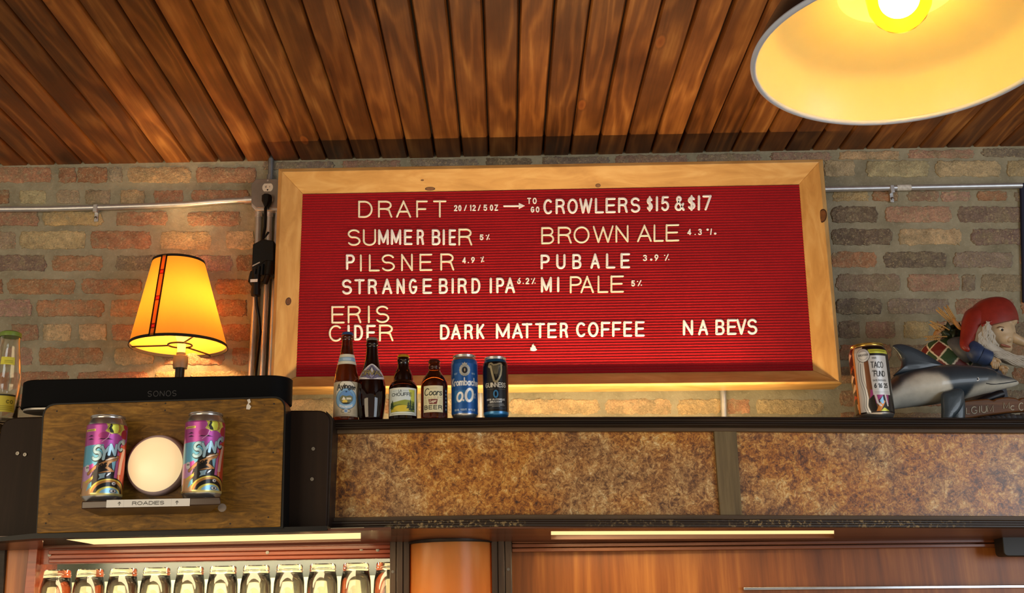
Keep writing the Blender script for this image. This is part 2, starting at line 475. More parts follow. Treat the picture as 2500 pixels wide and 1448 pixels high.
def ceiling():
    mb = MB()
    x0 = at(1260, 381, YW).x; wdt = (at(1720, 372, YW).x - x0) / 7
    gp, ch, dep = .0016, .0045, .008
    for k in range(-26, 27):
        a = x0 + k * wdt; b = a + wdt
        c = (random.random(), random.random(), random.random())
        jz = random.uniform(-.0008, .0008)
        ga, gb = gp * random.uniform(.5, 1.9), gp * random.uniform(.5, 1.9)
        prof = [(a + ga, ZC + .02), (a + ga, ZC + dep), (a + ga + ch, ZC + jz), (b - gb - ch, ZC + jz), (b - gb, ZC + dep), (b - gb, ZC + .02)]
        y1 = YW + .004 - random.uniform(0, .004)
        lps = [[Vector((x, y, z)) for x, z in prof] for y in (-2.5, y1)]
        mb.loops(lps, True, (True, True), [[c] * 6] * 2)
    o = obj('ceiling', mb, boards_mat, smooth=30); struct(o)
    b = MB().box(-3.2, 3.2, -2.5, YW, ZC + .019, ZC + .05)
    struct(obj('ceiling_backing', b, plain('dark_void', '#120a06', .9), smooth=0))
ceiling()

# ------------------------------------------------------------------ setting: brick wall
t = NT('brick'); ac = t.attr().outputs['Color']
v = t.coord()
n1 = t.noise(v, 28, 6, .65, .4); n2 = t.noise(v, 140, 4, .6); n3 = t.noise(v, 60, 3, .6)
c = t.mix(1.0, ac, t.ramp(n1, [(.28, (.80, .79, .77)), (.52, (1.05, 1.05, 1.05)), (.74, (1.42, 1.38, 1.28))]), 'MULTIPLY')
c = t.mix(t.ramp(n3, [(.50, .0), (.68, .7)]), c, '#a09478')
c = t.mix(t.ramp(t.noise(v, 13, 5, .65), [(.50, 0.0), (.64, .65)]), c, '#93876b')
c = t.mix(t.ramp(t.voro(v, 75), [(.05, .7), (.12, 0.0)]), c, '#4a382a')
c = t.mix(t.ramp(n2, [(.56, 0.0), (.68, .6)]), c, '#cdb790')
c = t.mix(1.0, c, t.ramp(t.noise(v, 220, 5, .7), [(.3, (.70, .68, .66)), (.5, (1, 1, 1)), (.7, (1.25, 1.22, 1.18))]), 'MULTIPLY')
t.put('Base Color', c); t.put('Roughness', .92); t.put('Specular IOR Level', .15)
t.bump(t.math('ADD', n1, t.math('MULTIPLY', n2, .8)), 1.0, .007)
brick_mat = t.m
t = NT('mortar'); v = t.coord()
n1 = t.noise(v, 9, 6, .65); n2 = t.noise(v, 90, 4, .65)
t.put('Base Color', t.mix(t.ramp(n2, [(.55, 0.0), (.7, .5)]), t.ramp(n1, [(.3, '#837d68'), (.5, '#9b947d'), (.72, '#ada58d')]), '#bab29b'))
t.put('Roughness', .95); t.put('Specular IOR Level', .1); t.bump(t.math('ADD', n1, n2), .6, .005)
mortar_mat = t.m
PAL = {'R': '#ab8166', 'P': '#ab8a77', 'T': '#c2aa82', 'Y': '#cbbc92', 'O': '#ae8566', 'G': '#a69880', 'K': '#7c7060', 'D': '#918170', 'U': '#89786f'}
LEFT = """65 150:-60-285R 325-420R 430-595R 605-675G 705-1055T 1085-1415R
190 266:-50-50R 108-255Y 315-440G 470-610G 665-800T 850-1015R 1060-1380R
310 388:-60-215R 235-570T 640-925R 1035-1330R
418 516:-60-85G 110-475Y 500-835R 885-1165T 1250-1400T
552 637:-60-255U 290-570O 640-905D 980-1285P 1310-1400R
682 765:-80-15R 40-415O 450-785R 830-1160R 1195-1390O
797 889:-60-175P 205-575R 610-790O 850-1160R 1195-1365O
932 1022:65-210R 235-395T 435-590T 620-760R 800-1160R 1195-1390O
1062 1156:-20-180P 215-570R 630-850T 900-1240O 1285-1390O
1194 1272:-60-70R 95-380R 425-820R 860-1010T 1050-1390T
1318 1398:-60-150R 190-560R 600-980T 1020-1390T"""
RIGHT = """45 186:225-495Y 595-1150Y 1205-1780T 1840-2150T
315 403:300-620T 650-880O 960-1240P 1260-1520P 1580-1840O 1900-2300D
452 590:290-695K 765-1345P 1405-1990D 2060-2500R
650 790:290-825K 880-1440T 1525-2040U 2100-2500D
852 990:290-685O 750-1310K 1370-1890D 1960-2500R
1050 1200:330-900D 960-1420P 1445-1560D 1610-2190G
1265 1400:335-730K 785-1330D 1380-1900P 1960-2500R
1465 1615:350-540D 590-850P 925-1150T 1210-1800R 1860-2400D
1670 1815:360-820O 870-1420D 1480-2050R 2100-2500D
1872 2015:360-620R 680-1250D 1310-1830D 1890-2500R
2075 2215:360-900O 960-1500R 1560-2100D 2160-2500D
2275 2400:360-700R 760-1300D 1360-1900R"""
UNDER = """10 46:660-830T 845-1010O 1020-1225T 1243-1465T 1477-1640T 1655-1762T 1775-1830R 1845-2010T"""
TOP = """-14 6:640-820D 835-980P 1000-1170D 1185-1300K 1320-1490D 1500-1680P 1700-1860D 1880-2030P 2045-2200T 2215-2380P 2395-2560D"""
def brick_wall():
    mb = MB(); rng = random.Random(3)
    def brick(px0, px1, py0, py1, code):
        cs = [at(px0, py0, YW), at(px1, py0, YW), at(px1, py1, YW), at(px0, py1, YW)]
        base = Vector(lin(PAL[code])) * rng.uniform(.8, 1.12)
        base = Vector((base.x * rng.uniform(.94, 1.08), base.y, base.z * rng.uniform(.9, 1.1)))
        out = []; q0 = q1 = 0.0; ns = [max(8, int((cs[1] - cs[0]).length / .007)), 8]
        for k in range(4):
            a, b = cs[k], cs[(k + 1) % 4]; n = ns[k % 2]
            for j in range(n):
                p = a.lerp(b, j / n)
                q0 += (rng.uniform(-1, 1) * .0042 - q0) * .55; q1 += (rng.uniform(-1, 1) * .0042 - q1) * .55
                p = p + Vector((q0, 0, q1)) + Vector((rng.uniform(-1, 1), 0, rng.uniform(-1, 1))) * .0012
                out.append(p)
        cen = (cs[0] + cs[2]) / 2
        # soften the corners
        for k, p in enumerate(out):
            d = min((p - c_).length for c_ in cs)
            if d < .012: out[k] = p.lerp(cen, .05)
        h = rng.uniform(.001, .0036)
        lp = []
        for f_, y_ in ((1.0, .004), (.995, -h * .6), (.965, -h), (.80, -h - .0012)):
            lp.append([cen + Vector(((p.x - cen.x) * (1 - (1 - f_) * .35), y_ + rng.uniform(-.0008, .0008), (p.z - cen.z) * f_)) for p in out])
        cv = [[tuple(base * rng.uniform(.86, 1.14)) for _ in out] for _ in range(4)]
        mb.loops(lp, True, (False, True), cv)
    extra = []
    for src, s, ox, oy in ((LEFT, 2.2625, 0, 380), (RIGHT, 3.62, 1950, 380), (UNDER, 1, 0, 965), (TOP, 1, 0, 398)):
        for row in src.split('\n'):
            hd, bs = row.split(':'); y0, y1 = [oy + float(q) / s for q in hd.split()]
            bl = bs.split()
            if src is LEFT or src is RIGHT:           # the bond goes on past the edge of the frame
                e = -70 - 40 * rng.random() if src is LEFT else float(bl[-1][:-1].split('-')[1]) + 55
                for _ in range(5):
                    w_ = rng.choice((.5, 1, 1)) * (350 if src is LEFT else 560)
                    if src is LEFT:
                        if e - w_ > -2000: extra.append((ox + (e - w_) / s, ox + e / s, y0, y1, rng.choice('RPTOGD')))
                        e -= w_ + 35
                    else:
                        extra.append((ox + e / s, ox + (e + w_) / s, y0, y1, rng.choice('RPTDDKU'))); e += w_ + 55
            for b in bl:
                code = b[-1]; neg = b[0] == '-'
                a, e = (b[1:-1] if neg else b[:-1]).split('-'); a = -float(a) if neg else float(a)
                x0, x1 = ox + a / s, ox + float(e) / s
                dy = -.0185 * ((x0 + x1) / 2 - 1350) if src is TOP else 0
                brick(x0, x1, y0 + dy, y1 + dy, code)
    for q in extra: brick(*q)
    bk = obj('brick', mb, brick_mat, smooth=50)
    m = MB()
    nx, nz = 60, 40; x0, x1, z0, z1 = -3.2, 3.2, 0, ZC + .05
    front = Vector((0, 0, 0))
    m.box(x0, x1, YW, YW + .2, z0, z1)
    w = obj('wall_back', m, mortar_mat, smooth=0); struct(w)
    bk.parent = w; bk.name = 'brick_courses'
brick_wall()
struct(obj('floor', MB().box(-3.2, 3.2, -2.5, YW, -.05, 0), wood('floor_boards', '#3a2413', '#5a3a20', '#76502e', 'x', .5, .45), smooth=0))
# ------------------------------------------------------------------ back bar
dark_wood = wood('dark_stained_wood', '#120c08', '#20160f', '#31241b', 'x', 1.0, .42, 1.0, .0, spec=.22)
wing_wood = wood('wing_veneer', '#1a120c', '#261a12', '#33251a', 'z', .35, .5, 1.2, spec=.15)
trim_wood = wood('brown_strip_wood', '#3d2d1d', '#54412c', '#69543c', 'x', .8, .5)
post_wood = wood('post_wood', '#2c2016', '#433223', '#5a4632', 'z', 1.0, .4, 1.0, .15)
red_wood = wood('red_mahogany', '#5c1f0c', '#8f3a18', '#b0552a', 'x', .8, .32, 1.0, .25)
soffit_wood = wood('soffit_veneer', '#4a2c1c', '#663e28', '#7c5238', 'x', .5, .35, 1.0, .15)
mahogany = wood('mahogany_panel', '#5a2e0c', '#884c1a', '#b07030', 'z', .32, .4, .95, .05, .08)
t = NT('burl_veneer')
v = t.coord((8, 8, 34)); n1 = t.noise(v, 1.7, 5, .6, 2.2); n2 = t.noise(t.coord((1, 1, 1)), 6, 3, .5); n3 = t.noise(t.coord(), 90, 3, .6)
g = t.math('ADD', t.math('MULTIPLY', n1, .62), t.math('ADD', t.math('MULTIPLY', n2, .3), t.math('MULTIPLY', n3, .1)))
c = t.ramp(g, [(.36, '#4a320c'), (.50, '#765214'), (.62, '#966c24'), (.74, '#b08a3c')])
c = t.mix(t.ramp(t.voro(t.coord(), 42), [(.05, .8), (.10, 0.0)]), c, '#4a2c12')
t.put('Base Color', c); t.put('Roughness', .5); t.put('Specular IOR Level', .3)
burl = t.m
t = NT('crinkled_paper')
v = t.coord(); d1 = t.noise(v, 24, 5, .6, 1.0); d2 = t.noise(v, 62, 6, .70, 1.6); d3 = t.noise(v, 150, 4, .6, .8); d4 = t.noise(t.coord((1, 1, 1), (4, 2, 7)), 5, 3, .5)
rid = t.math('ABSOLUTE', t.math('SUBTRACT', t.noise(v, 40, 3, .5, 2.2), .5))
g = t.math('ADD', t.math('MULTIPLY', d1, .36), t.math('ADD', t.math('MULTIPLY', d2, .46), t.math('MULTIPLY', d3, .2)))
c = t.ramp(g, [(.37, '#2c1508'), (.44, '#74400f'), (.505, '#ac6a1f'), (.57, '#cf9844'), (.65, '#eccb8a')])
c2 = t.ramp(g, [(.37, '#33211a'), (.445, '#735030'), (.51, '#a37e50'), (.575, '#c8aa78'), (.66, '#efe2c0')])
c = t.mix(t.ramp(d4, [(.46, 0.0), (.66, .8)]), c, c2)
c = t.mix(t.ramp(rid, [(.0, .75), (.022, 0.0)]), c, '#241006')
t.put('Base Color', c); t.put('Roughness', .34); t.put('Coat Weight', .35); t.put('Coat Roughness', .22)
t.bump(g, .25, .003)
paper = t.m
t = NT('worn_paint_edge'); v = t.coord(); n1 = t.noise(v, 110, 5, .7); n2 = t.noise(v, 4, 3, .5)
msk = t.math('MULTIPLY', t.ramp(n1, [(.53, 0.0), (.60, 1.0)]), t.ramp(n2, [(.42, 0.0), (.56, 1.0)]))
t.put('Base Color', t.mix(msk, '#281c14', '#8a7650')); t.put('Roughness', .45); worn = t.m
black_plastic = plain('black_plastic', '#0b0b0c', .45, spec=.3)
steel = plain('galvanised_steel', '#c6c8ca', .38, .7, .1, 40)
steel_dull = plain('dull_steel', '#8d9094', .45, .75, .12, 40)
screw_mat = plain('screw_steel', '#77736c', .35, .8)
white_plastic = plain('white_plastic', '#e9e6df', .4)

bar = thing('back_bar', 'dark wooden back bar front with two crinkled brown panels under a long shelf', 'back bar', at(1600, 1290, 2.55))
YS, YP = 2.52, 2.56                       # shelf edge, panel face
TOPLINE = [(700, 1026), (808, 1025), (1030, 1021), (1250, 1018), (1750, 1017), (2160, 1019), (3080, 1022)]
BOTLINE = [(3080, 1046), (2160, 1043), (1750, 1040), (1250, 1039), (1030, 1042), (808, 1046), (700, 1047)]
def shelf_z(x):
    pts = [at(px, py, YS) for px, py in TOPLINE]
    return float(np.interp(x, [p.x for p in pts], [p.z for p in pts]))
mb = MB(); top = quad(TOPLINE, YS); bot = quad(BOTLINE, YS)
mb.prism(top + bot, Vector((0, YW - .012 - YS, 0)))
obj('top_shelf', mb, dark_wood, bar, .002)
# small half round bead along the shelf edge
mb = MB(); mb.tube([at(x, y + 8, YS - .001) for x, y in TOPLINE], .0045, 8); mb.tube([at(x, y + 19, YS + .001) for x, y in TOPLINE], .0035, 8)
obj('edge_bead', mb, dark_wood, bar)
mb = MB(); slab(mb, [(808, 1046), (1030, 1042), (1250, 1039), (1750, 1040), (2160, 1043), (3080, 1046), (3080, 1059), (2160, 1056), (1750, 1053), (1250, 1053), (1030, 1055), (808, 1059)], 2.545, .10)
obj('upper_strip', mb, trim_wood, bar, .001)
mb = MB(); slab(mb, [(803, 1264), (1250, 1256), (1750, 1257), (2160, 1259), (3080, 1262), (3080, 1274), (2160, 1270), (1750, 1268), (1250, 1268), (802, 1274)], 2.545, .10)
obj('lower_strip', mb, trim_wood, bar, .001)
mb = MB(); slab(mb, [(808, 1054), (1250, 1049), (1748, 1049), (1764, 1262), (1250, 1262), (803, 1268)], YP, .03)
obj('crinkled_panel', mb, paper, bar)
mb = MB(); slab(mb, [(1795, 1049), (3080, 1054), (3080, 1268), (1810, 1264)], YP, .03)
obj('crinkled_panel', mb, paper, bar)
mb = MB(); slab(mb, [(1743, 1050), (1798, 1050), (1812, 1261), (1759, 1261)], 2.548, .05)
obj('divider_strip', mb, wood('divider_wood', '#4d4028', '#6a5a3b', '#82714e', 'z', .8, .5), bar, .001)
mb = MB(); slab(mb, [(809, 1058), (814, 1058), (807, 1264), (803, 1264)], 2.549, .03)
obj('pale_edge_strip', mb, plain('bare_edge', '#c29a6c', .5), bar)
mb = MB(); slab(mb, [(800, 1273), (1250, 1268), (1750, 1268), (3080, 1274), (3080, 1290), (1750, 1287), (1250, 1285), (798, 1294)], 2.53, .06)
mb.tube([at(x, y, 2.531) for x, y in ((800, 1283), (1250, 1276), (1750, 1277), (3080, 1282))], .004, 8)
obj('bottom_moulding', mb, worn, bar, .002)
# carcass behind the panels
mb = MB(); slab(mb, [(801, 1060), (3080, 1060), (3080, 1244), (801, 1244)], 2.60, .56)
obj('carcass', mb, dark_wood, bar)

# ---- left upper cabinet
cab = thing('wall_cabinet', 'burl-fronted upper cabinet with rounded dark shoulders carrying the black soundbar', 'cabinet', at(400, 1300, 2.46))
YB = 2.40
mb = MB(); slab(mb, [(108, 989), (694, 971), (684, 1286), (89, 1302)], YB, .05, (.03, .028, .003, .003)); obj('burl_panel', mb, burl, cab, .0015)
poly = rounded(quad([(105, 986), (698, 967), (691, 1290), (88, 1302)], YB + .004), (.031, .03, .002, .002))
mb = MB(); mb.prism(poly, Vector((0, .064, 0))); obj('panel_edge', mb, black_plastic, cab)
mb = MB(); slab(mb, [(-60, 1019), (140, 1019), (140, 1316), (-60, 1316)], 2.475, .40, (0, 0, 0, 0)); 
mb = MB(); slab(mb, [(4, 1020), (150, 1016), (120, 1312), (-30, 1316)], 2.47, .40, (.035, 0, 0, .0)); obj('shoulder', mb, wing_wood, cab, .003)
mb = MB(); slab(mb, [(640, 1002), (806, 1002), (798, 1292), (640, 1296)], 2.47, .40, (0, .03, 0, 0)); obj('shoulder', mb, wing_wood, cab, .003)
mb = MB(); slab(mb, [(796, 1003), (813, 1020), (802, 1292), (790, 1292)], 2.474, .34, (0, .012, 0, 0)); obj('edge_trim', mb, dark_wood, cab, .001)
mb = MB(); slab(mb, [(140, 1014), (650, 1003), (650, 1250), (120, 1262)], 2.472, .66); obj('carcass', mb, dark_wood, cab)
mb = MB(); slab(mb, [(88, 1302), (692, 1287), (799, 1284), (798, 1295), (692, 1300), (86, 1315), (-30, 1324), (-30, 1314)], YB + .008, .05); obj('bottom_edge', mb, black_plastic, cab)
for px, py in ((43, 1107), (61, 1110), (765, 1096), (762, 1170)):
    p = at(px, py, 2.4685); mb = MB(); mb.lathe([(.0028, 0), (.0042, .0012), (.0018, .0012), (.0012, -.001)], p, 12, (0, -1, 0))
    obj('screw_hole', mb, screw_mat, cab)
nail_m = plain('dark_nail', '#20140a', .6)
for px, py in ((176, 1122), (130, 1121), (112, 1278), (562, 1279), (120, 1255), (655, 1263), (667, 1105), (403, 1002), (404, 985), (139, 1004), (669, 986)):
    mb = MB(); mb.lathe([(.0016, 0), (.0019, .0006), (.0004, .0008)], at(px, py, YB - .0002), 10, (0, -1, 0)); obj('nail_head', mb, nail_m, cab)
CABZ = at(750, 1002, 2.47).z
# paper scrap stuck to the top corner
mb = MB(); pts = [(603, 976), (610, 974), (612, 982), (607, 986), (613, 992), (609, 1000), (601, 999), (602, 990), (606, 984)]
slab(mb, pts, YB - .003, .002); tag(obj('paper_scrap', mb, plain('scrap_white', '#d9d4c8', .6)), 'little torn white scrap on the top right corner of the burl panel', 'paper scrap')

# ---- soundbar (upside down, hung over the cabinet top)
sb = thing('soundbar', 'long black rounded soundbar lying on top of the burl cabinet', 'speaker', at(385, 1000, 2.55))
YSB = 2.462
cl = [(58, 938), (58, 1005), (713, 992), (713, 922)]
p_tl, p_bl, p_br, p_tr = [at(x, y, YSB + .05) for x, y in cl]
def stadium(zt, inset=0.0):
    rad = .05 - inset; out = []
    l = (p_tl.x + p_bl.x) / 2 + .05; r = (p_tr.x + p_br.x) / 2 - .05
    for k in range(17):
        a = PI / 2 + PI * k / 16; out.append(Vector((l + rad * math.cos(a), YSB + .05 - rad * math.sin(a), 0)))
    for k in range(17):
        a = -PI / 2 + PI * k / 16; out.append(Vector((r + rad * math.cos(a), YSB + .05 - rad * math.sin(a), 0)))
    for q in out:
        f = (q.x - l) / (r - l); q.z = zt[0] * (1 - f) + zt[1] * f
    return out
zb, zt = (p_bl.z, p_br.z), (p_tl.z, p_tr.z)
hgt = zt[0] - zb[0]
lv = [(0, .004), (.003, .0), (.5 * hgt, 0), (hgt - .003, 0), (hgt, .004)]
mb = MB(); mb.loops([stadium((zb[0] + h, zb[1] + h), i) for h, i in lv])
obj('body', mb, plain('speaker_cloth', '#050608', .7, vs=300, spec=.12), sb)
mb = MB(); mb.loops([stadium((zb[0] - .004, zb[1] - .004), .006), stadium((zb[0], zb[1]), .005)])
obj('base_rim', mb, plain('rim_grey', '#a9a59d', .35, .5), sb)
st, tw = text_strokes('SONOS', .0125, 1.15, .35)
mb = MB(); o = at(431, 954, YSB); sx_ = -1
for pl in st:
    q = [Vector((o.x - x, YSB - .0004, o.z - y)) for x, y in pl]
    for a, b in zip(q, q[1:]): mb.tube([a, b], .00085, 6)
obj('lettering', mb, plain('logo_dark_grey', '#3b3b3d', .4), sb)

# ---- ledge with the tape label, between burl panel and viewer
lg = thing('can_ledge', 'short dark wooden ledge on the burl panel with a white tape label', 'ledge', at(370, 1235, 2.35))
YL = 2.292
mb = MB()
f = quad([(200, 1224), (538, 1213), (539, 1232), (198, 1243)], YL); b = quad([(214, 1236), (528, 1226), (511, 1253), (243, 1260)], YB - .002)
mb.loops([f, b]); obj('board', mb, wood('ledge_wood', '#1f120b', '#3a2418', '#4c3324', 'x', 1, .3, 1, .3), lg, .002)
mb = MB(); mb.lathe([(.009, 0), (.009, .004), (.003, .006)], at(543, 1240, 2.37), 16, (0, -1, 0)); obj('felt_pad', mb, plain('pad_grey', '#8d8072', .8), lg)
L0, L1 = at(259, 1232, YL - .002), at(463, 1228, YL - .002)
ex = (L1 - L0); wL = ex.length; ex.normalize()
up = Vector((0, 0, 1)); hL = (at(360, 1218, YL).z - at(360, 1236.5, YL).z)
cv = Cv(wL, hL, 200, 22, '#dfe0dc')
cv.text('ROADIES', 0, hL * .30, hL * .40, .0015, '#151515', 1.5, .3, width=.066)
for q in (-.345, .345): cv.text('^', q * wL, hL * .28, hL * .42, .0016, '#151515', 1.5)
cv.rect(-.295 * wL, 0, -.291 * wL, hL, '#c4c5c2'); cv.rect(.275 * wL, 0, .279 * wL, hL, '#c4c5c2')
p0 = at(361, 1237.5, YL - .0012)
printed = attr_mat('printed_paper', .5)
cv.flat('tape_label', p0, ex, up, printed, lg)['label'] = 'white tape label reading ROADIES between two arrows'

# ---- round light on the panel
rl = thing('round_wall_light', 'glowing round frosted wall light on the burl panel between two cans', 'light', at(375, 1135, YB))
c0 = at(376, 1133, YB - .012); rr = (at(452, 1133, YB - .03).x - at(302, 1133, YB - .03).x) / 2
c0 = Vector((at(377, 1133, YB - .03).x, YB - .001, at(377, 1133, YB - .03).z))
mb = MB(); mb.lathe([(rr, 0), (rr, .006), (rr * .985, .014), (rr * .95, .020), (rr * .89, .023)], c0, 64, (0, -1, 0), (True, False))
obj('rim', mb, plain('rim_lilac_grey', '#cbb4b4', .5), rl)
mb = MB(); mb.lathe([(rr * .895, .0225), (rr * .82, .028), (rr * .6, .035), (rr * .3, .039), (.0001, .040)], c0, 64, (0, -1, 0), (False, True))
t = NT('lit_frosted_glass'); n1 = t.noise(t.coord(), 300, 2); n2 = t.noise(t.coord((1, 1, 1)), 9, 2)
t.put('Base Color', rgba('#d9c3a0')); t.put('Emission Color', t.ramp(n2, [(.35, (1.0, .66, .32)), (.62, (1.0, .76, .40))])); t.put('Emission Strength', .72); t.put('Roughness', .35)
obj('frosted_glass', mb, t.m, rl)

# ---- soffits, lamps under the cabinet
def soffit(parent, front, back, hole, Yf, Yb, mat, thick=.006):
    """underside board with a long opening; front/back: two pixel points each, hole: (x fractions, y fractions)"""
    a, b = at(*front[0], Yf), at(*front[1], Yf); c, d = at(*back[0], Yb), at(*back[1], Yb)
    P = lambda u, w: (a * (1 - u) + b * u) * (1 - w) + (c * (1 - u) + d * u) * w
    u0, u1, w0, w1 = hole
    th = Vector((0, 0, thick)); mb = MB()
    for (p, q, r, s_) in ((0, 1, 0, w0), (0, 1, w1, 1), (0, u0, w0, w1), (u1, 1, w0, w1)):
        qd = [P(p, r), P(q, r), P(q, s_), P(p, s_)]; mb.prism(qd, th)
    obj('soffit', mb, mat, parent)
    return P, (u0, u1, w0, w1)
P1, h1 = soffit(cab, ((-40, 1317), (955, 1294)), ((-40, 1345), (955, 1324)), (.145, .925, .16, .84), 2.42, 2.80, soffit_wood)
P2, h2 = soffit(bar, ((955, 1291), (3080, 1286.5)), ((955, 1325), (3080, 1315.5)), (.183, .508, .20, .80), 2.54, 2.80, soffit_wood, .011)
def under_light(P, h, label, strength, power, th=.006):
    u0, u1, w0, w1 = h
    up_ = Vector((0, 0, th + .0005)); c = P((u0 + u1) / 2, (w0 + w1) / 2) + up_
    tl = thing('cabinet_strip_light', label, 'light', c)
    e = .008; q = [P(u0 - e, w0 - .02), P(u1 + e, w0 - .02), P(u1 + e, w1 + .03), P(u0 - e, w1 + .03)]
    mb = MB(); mb.prism([p + up_ + Vector((0, 0, .002)) for p in q], Vector((0, 0, .003)))
    obj('housing', mb, plain('lamp_white', '#f1e2b8', .5), tl)
    mb = MB(); mb.prism([p + up_ for p in q], Vector((0, 0, .0018)))
    obj('diffuser', mb, emit_mat('lit_diffuser_%d' % int(power), '#ffdc98', strength), tl)
    ln = (P(u1, .5) - P(u0, .5)).length
    area('under_cabinet_glow', c - Vector((0, 0, .001)), c - Vector((0, -.03, 1)), (ln * .95, .12), power, (1.0, .76, .42))
under_light(P1, h1, 'long warm strip light recessed under the left burl cabinet', 1.25, 7)
under_light(P2, h2, 'long warm strip light recessed under the shelf on the right', 1.15, 2.4, .011)

# ---- left glass bay, posts, column light, right panel
lower = thing('back_bar_bay', 'open glassware bay with red-brown ridged moulding and mirror reflections painted on its back', 'shelf bay', at(520, 1448, 2.85))
YM = 2.80
mb = MB()
for k, (ya, yb_, dy) in enumerate(((1342, 1352, 0), (1353, 1363, .004), (1364, 1373, .001))):
    slab(mb, [(118, ya + 2), (956, ya - 12), (956, yb_ - 12), (118, yb_ + 2)], YM + dy, .02)
obj('ridged_moulding', mb, red_wood, lower, .0015)
mb = MB(); slab(mb, [(100, 1336), (958, 1322), (958, 1363), (100, 1378)], YM + .012, .02); obj('moulding_backing', mb, red_wood, lower)
for px, py in ((121, 1355), (653, 1349), (882, 1341), (922, 1343)):
    mb = MB(); mb.lathe([(.003, 0), (.0045, .001), (.002, .0012)], at(px, py, YM + .003), 12, (0, -1, 0)); obj('screw', mb, screw_mat, lower)
mb = MB(); slab(mb, [(70, 1340), (92, 1340), (60, 1700), (32, 1700)], YM - .01, .03); obj('inner_post', mb, red_wood, lower, .001)
mb = MB(); slab(mb, [(14, 1341), (74, 1341), (62, 1700), (-30, 1700)], YM + .005, .03); obj('side_panel', mb, wood('side_panel_wood', '#6b340f', '#a35a22', '#c67d3c', 'z', .4, .4, 1, .15), lower)
mb = MB(); slab(mb, [(-60, 1338), (14, 1340), (-10, 1700), (-120, 1700)], YM - .005, .03); obj('outer_post', mb, dark_wood, lower, .002)
zs = at(520, 1385, 2.90).z - .150
xa_, xb_ = at(30, 1440, 3.16).x, at(1000, 1440, 3.16).x
obj('pale_back', MB().box(xa_, xb_, 3.16, 3.172, zs - .3, zs + .128), plain('bay_cream', '#d8cfae', .35, 0, .1, 8), lower)  # the mirror's bright reflection put into a plain cream colour
obj('green_back', MB().box(xa_, xb_, 3.16, 3.172, zs + .128, zs + .21), plain('bay_dark_green', '#2a352c', .3, 0, .3, 8), lower)  # the mirror's dark upper reflection painted as a green strip
x0, x1 = at(40, 1440, 2.9).x, at(990, 1440, 2.9).x
mb = MB().box(x0, x1, 2.82, 3.158, zs - .02, zs); obj('glass_shelf', mb, dark_wood, lower)
for a_, b_ in ((x0 - .02, x0 - .005), (x1 + .01, x1 + .025)):
    mb = MB().box(a_, b_, 2.83, 3.16, zs - .3, zs + .2); obj('bay_side', mb, red_wood, lower)
mb = MB().box(x0 - .02, x1 + .025, 2.835, 3.17, zs + .205, zs + .215); obj('bay_top', mb, dark_wood, lower)
bl = thing('bay_strip_light', 'slim lit strip behind the red moulding above the upturned glasses', 'light', (0, 2.85, zs + .19))
za = zs + .196
mb = MB().box(x0 + .03, x1 - .03, 2.845, 2.865, za, za + .008); obj('housing', mb, white_plastic, bl)
mb = MB(); mb.tube([(x0 + .04, 2.855, za - .005), (x1 - .04, 2.855, za - .005)], .006, 8); obj('tube', mb, emit_mat('bay_tube', '#ffdf9a', 8), bl)
area('bay_strip_glow', ((x0 + x1) / 2, 2.90, za - .012), ((x0 + x1) / 2, 2.99, zs), (x1 - x0 - .1, .03), 8, (1.0, .86, .55))

col = thing('column_light', 'half-round amber lit glass column between two fluted posts', 'light', at(1100, 1448, YM))
def post(px):
    mb = MB()
    for k in range(3):
        a = px[0] + (px[1] - px[0]) * k / 3; b = px[0] + (px[1] - px[0]) * (k + 1) / 3 - 1.5
        s_ = px[2] * .6
        slab(mb, [(a, px[3]), (b, px[3]), (b + s_, 1720), (a + s_, 1720)], YM - .012 - .004 * (k == 1), .04)
    a, b = px[0], px[1]
    slab(mb, [(a, px[3]), (b, px[3]), (b + px[2] * .6, 1720), (a + px[2] * .6, 1720)], YM - .006, .05)
    p = obj('fluted_post', mb, post_wood, col, .0012)
    s2 = MB(); s2.lathe([(.002, 0), (.0038, .001), (.0015, .0012)], at(px[4], px[5], YM - .0125), 12, (0, -1, 0)); obj('screw', s2, screw_mat, p)
post((952, 1001, -2, 1318, 959, 1396)); post((1199, 1249, 10, 1312, 1241, 1390))
cx0, cx1 = at(999, 1340, YM - .02).x, at(1200, 1340, YM - .02).x; rc = (cx1 - cx0) / 2; cc = Vector(((cx0 + cx1) / 2, YM + .02, 0))
zt_ = at(1100, 1322, YM - .08).z
def half(rad, depth, z): return [Vector((cc.x + rad * math.cos(PI + PI * k / 24), cc.y + depth * math.sin(PI + PI * k / 24) , z)) for k in range(25)]
mb = MB(); mb.loops([half(rc, rc * .95, zt_ - .5) + half(rc - .004, rc * .95 - .004, zt_ - .5)[::-1], half(rc, rc * .95, zt_ + .004) + half(rc - .004, rc * .95 - .004, zt_ + .004)[::-1]])
t = NT('amber_glass'); v = t.coord((1, 1, .25)); n1 = t.noise(v, 16, 3)
tr = t.add('ShaderNodeBsdfTranslucent'); mx = t.add('ShaderNodeMixShader'); cA = t.ramp(n1, [(.3, '#d6954a'), (.6, '#e5a85c')])
t.put('Base Color', cA); t.put('Roughness', .3); t.l(cA, tr.inputs['Color']); mx.inputs['Fac'].default_value = .6
t.l(t.b.outputs['BSDF'], mx.inputs[1]); t.l(tr.outputs['BSDF'], mx.inputs[2]); t.l(mx.outputs['Shader'], t.out.inputs['Surface'])
obj('amber_glass', mb, t.m, col)
mb = MB(); mb.tube([(cc.x, cc.y - .008, zt_ - .45), (cc.x, cc.y - .008, zt_ - .10)], .012, 12); obj('tube', mb, emit_mat('column_tube', '#ffd49a', 4.5), col)
mb = MB(); mb.box(cc.x - rc, cc.x + rc, cc.y + .004, cc.y + .012, zt_ - .5, zt_); obj('back_plate', mb, plain('plate_white', '#e8dcc0', .6), col)
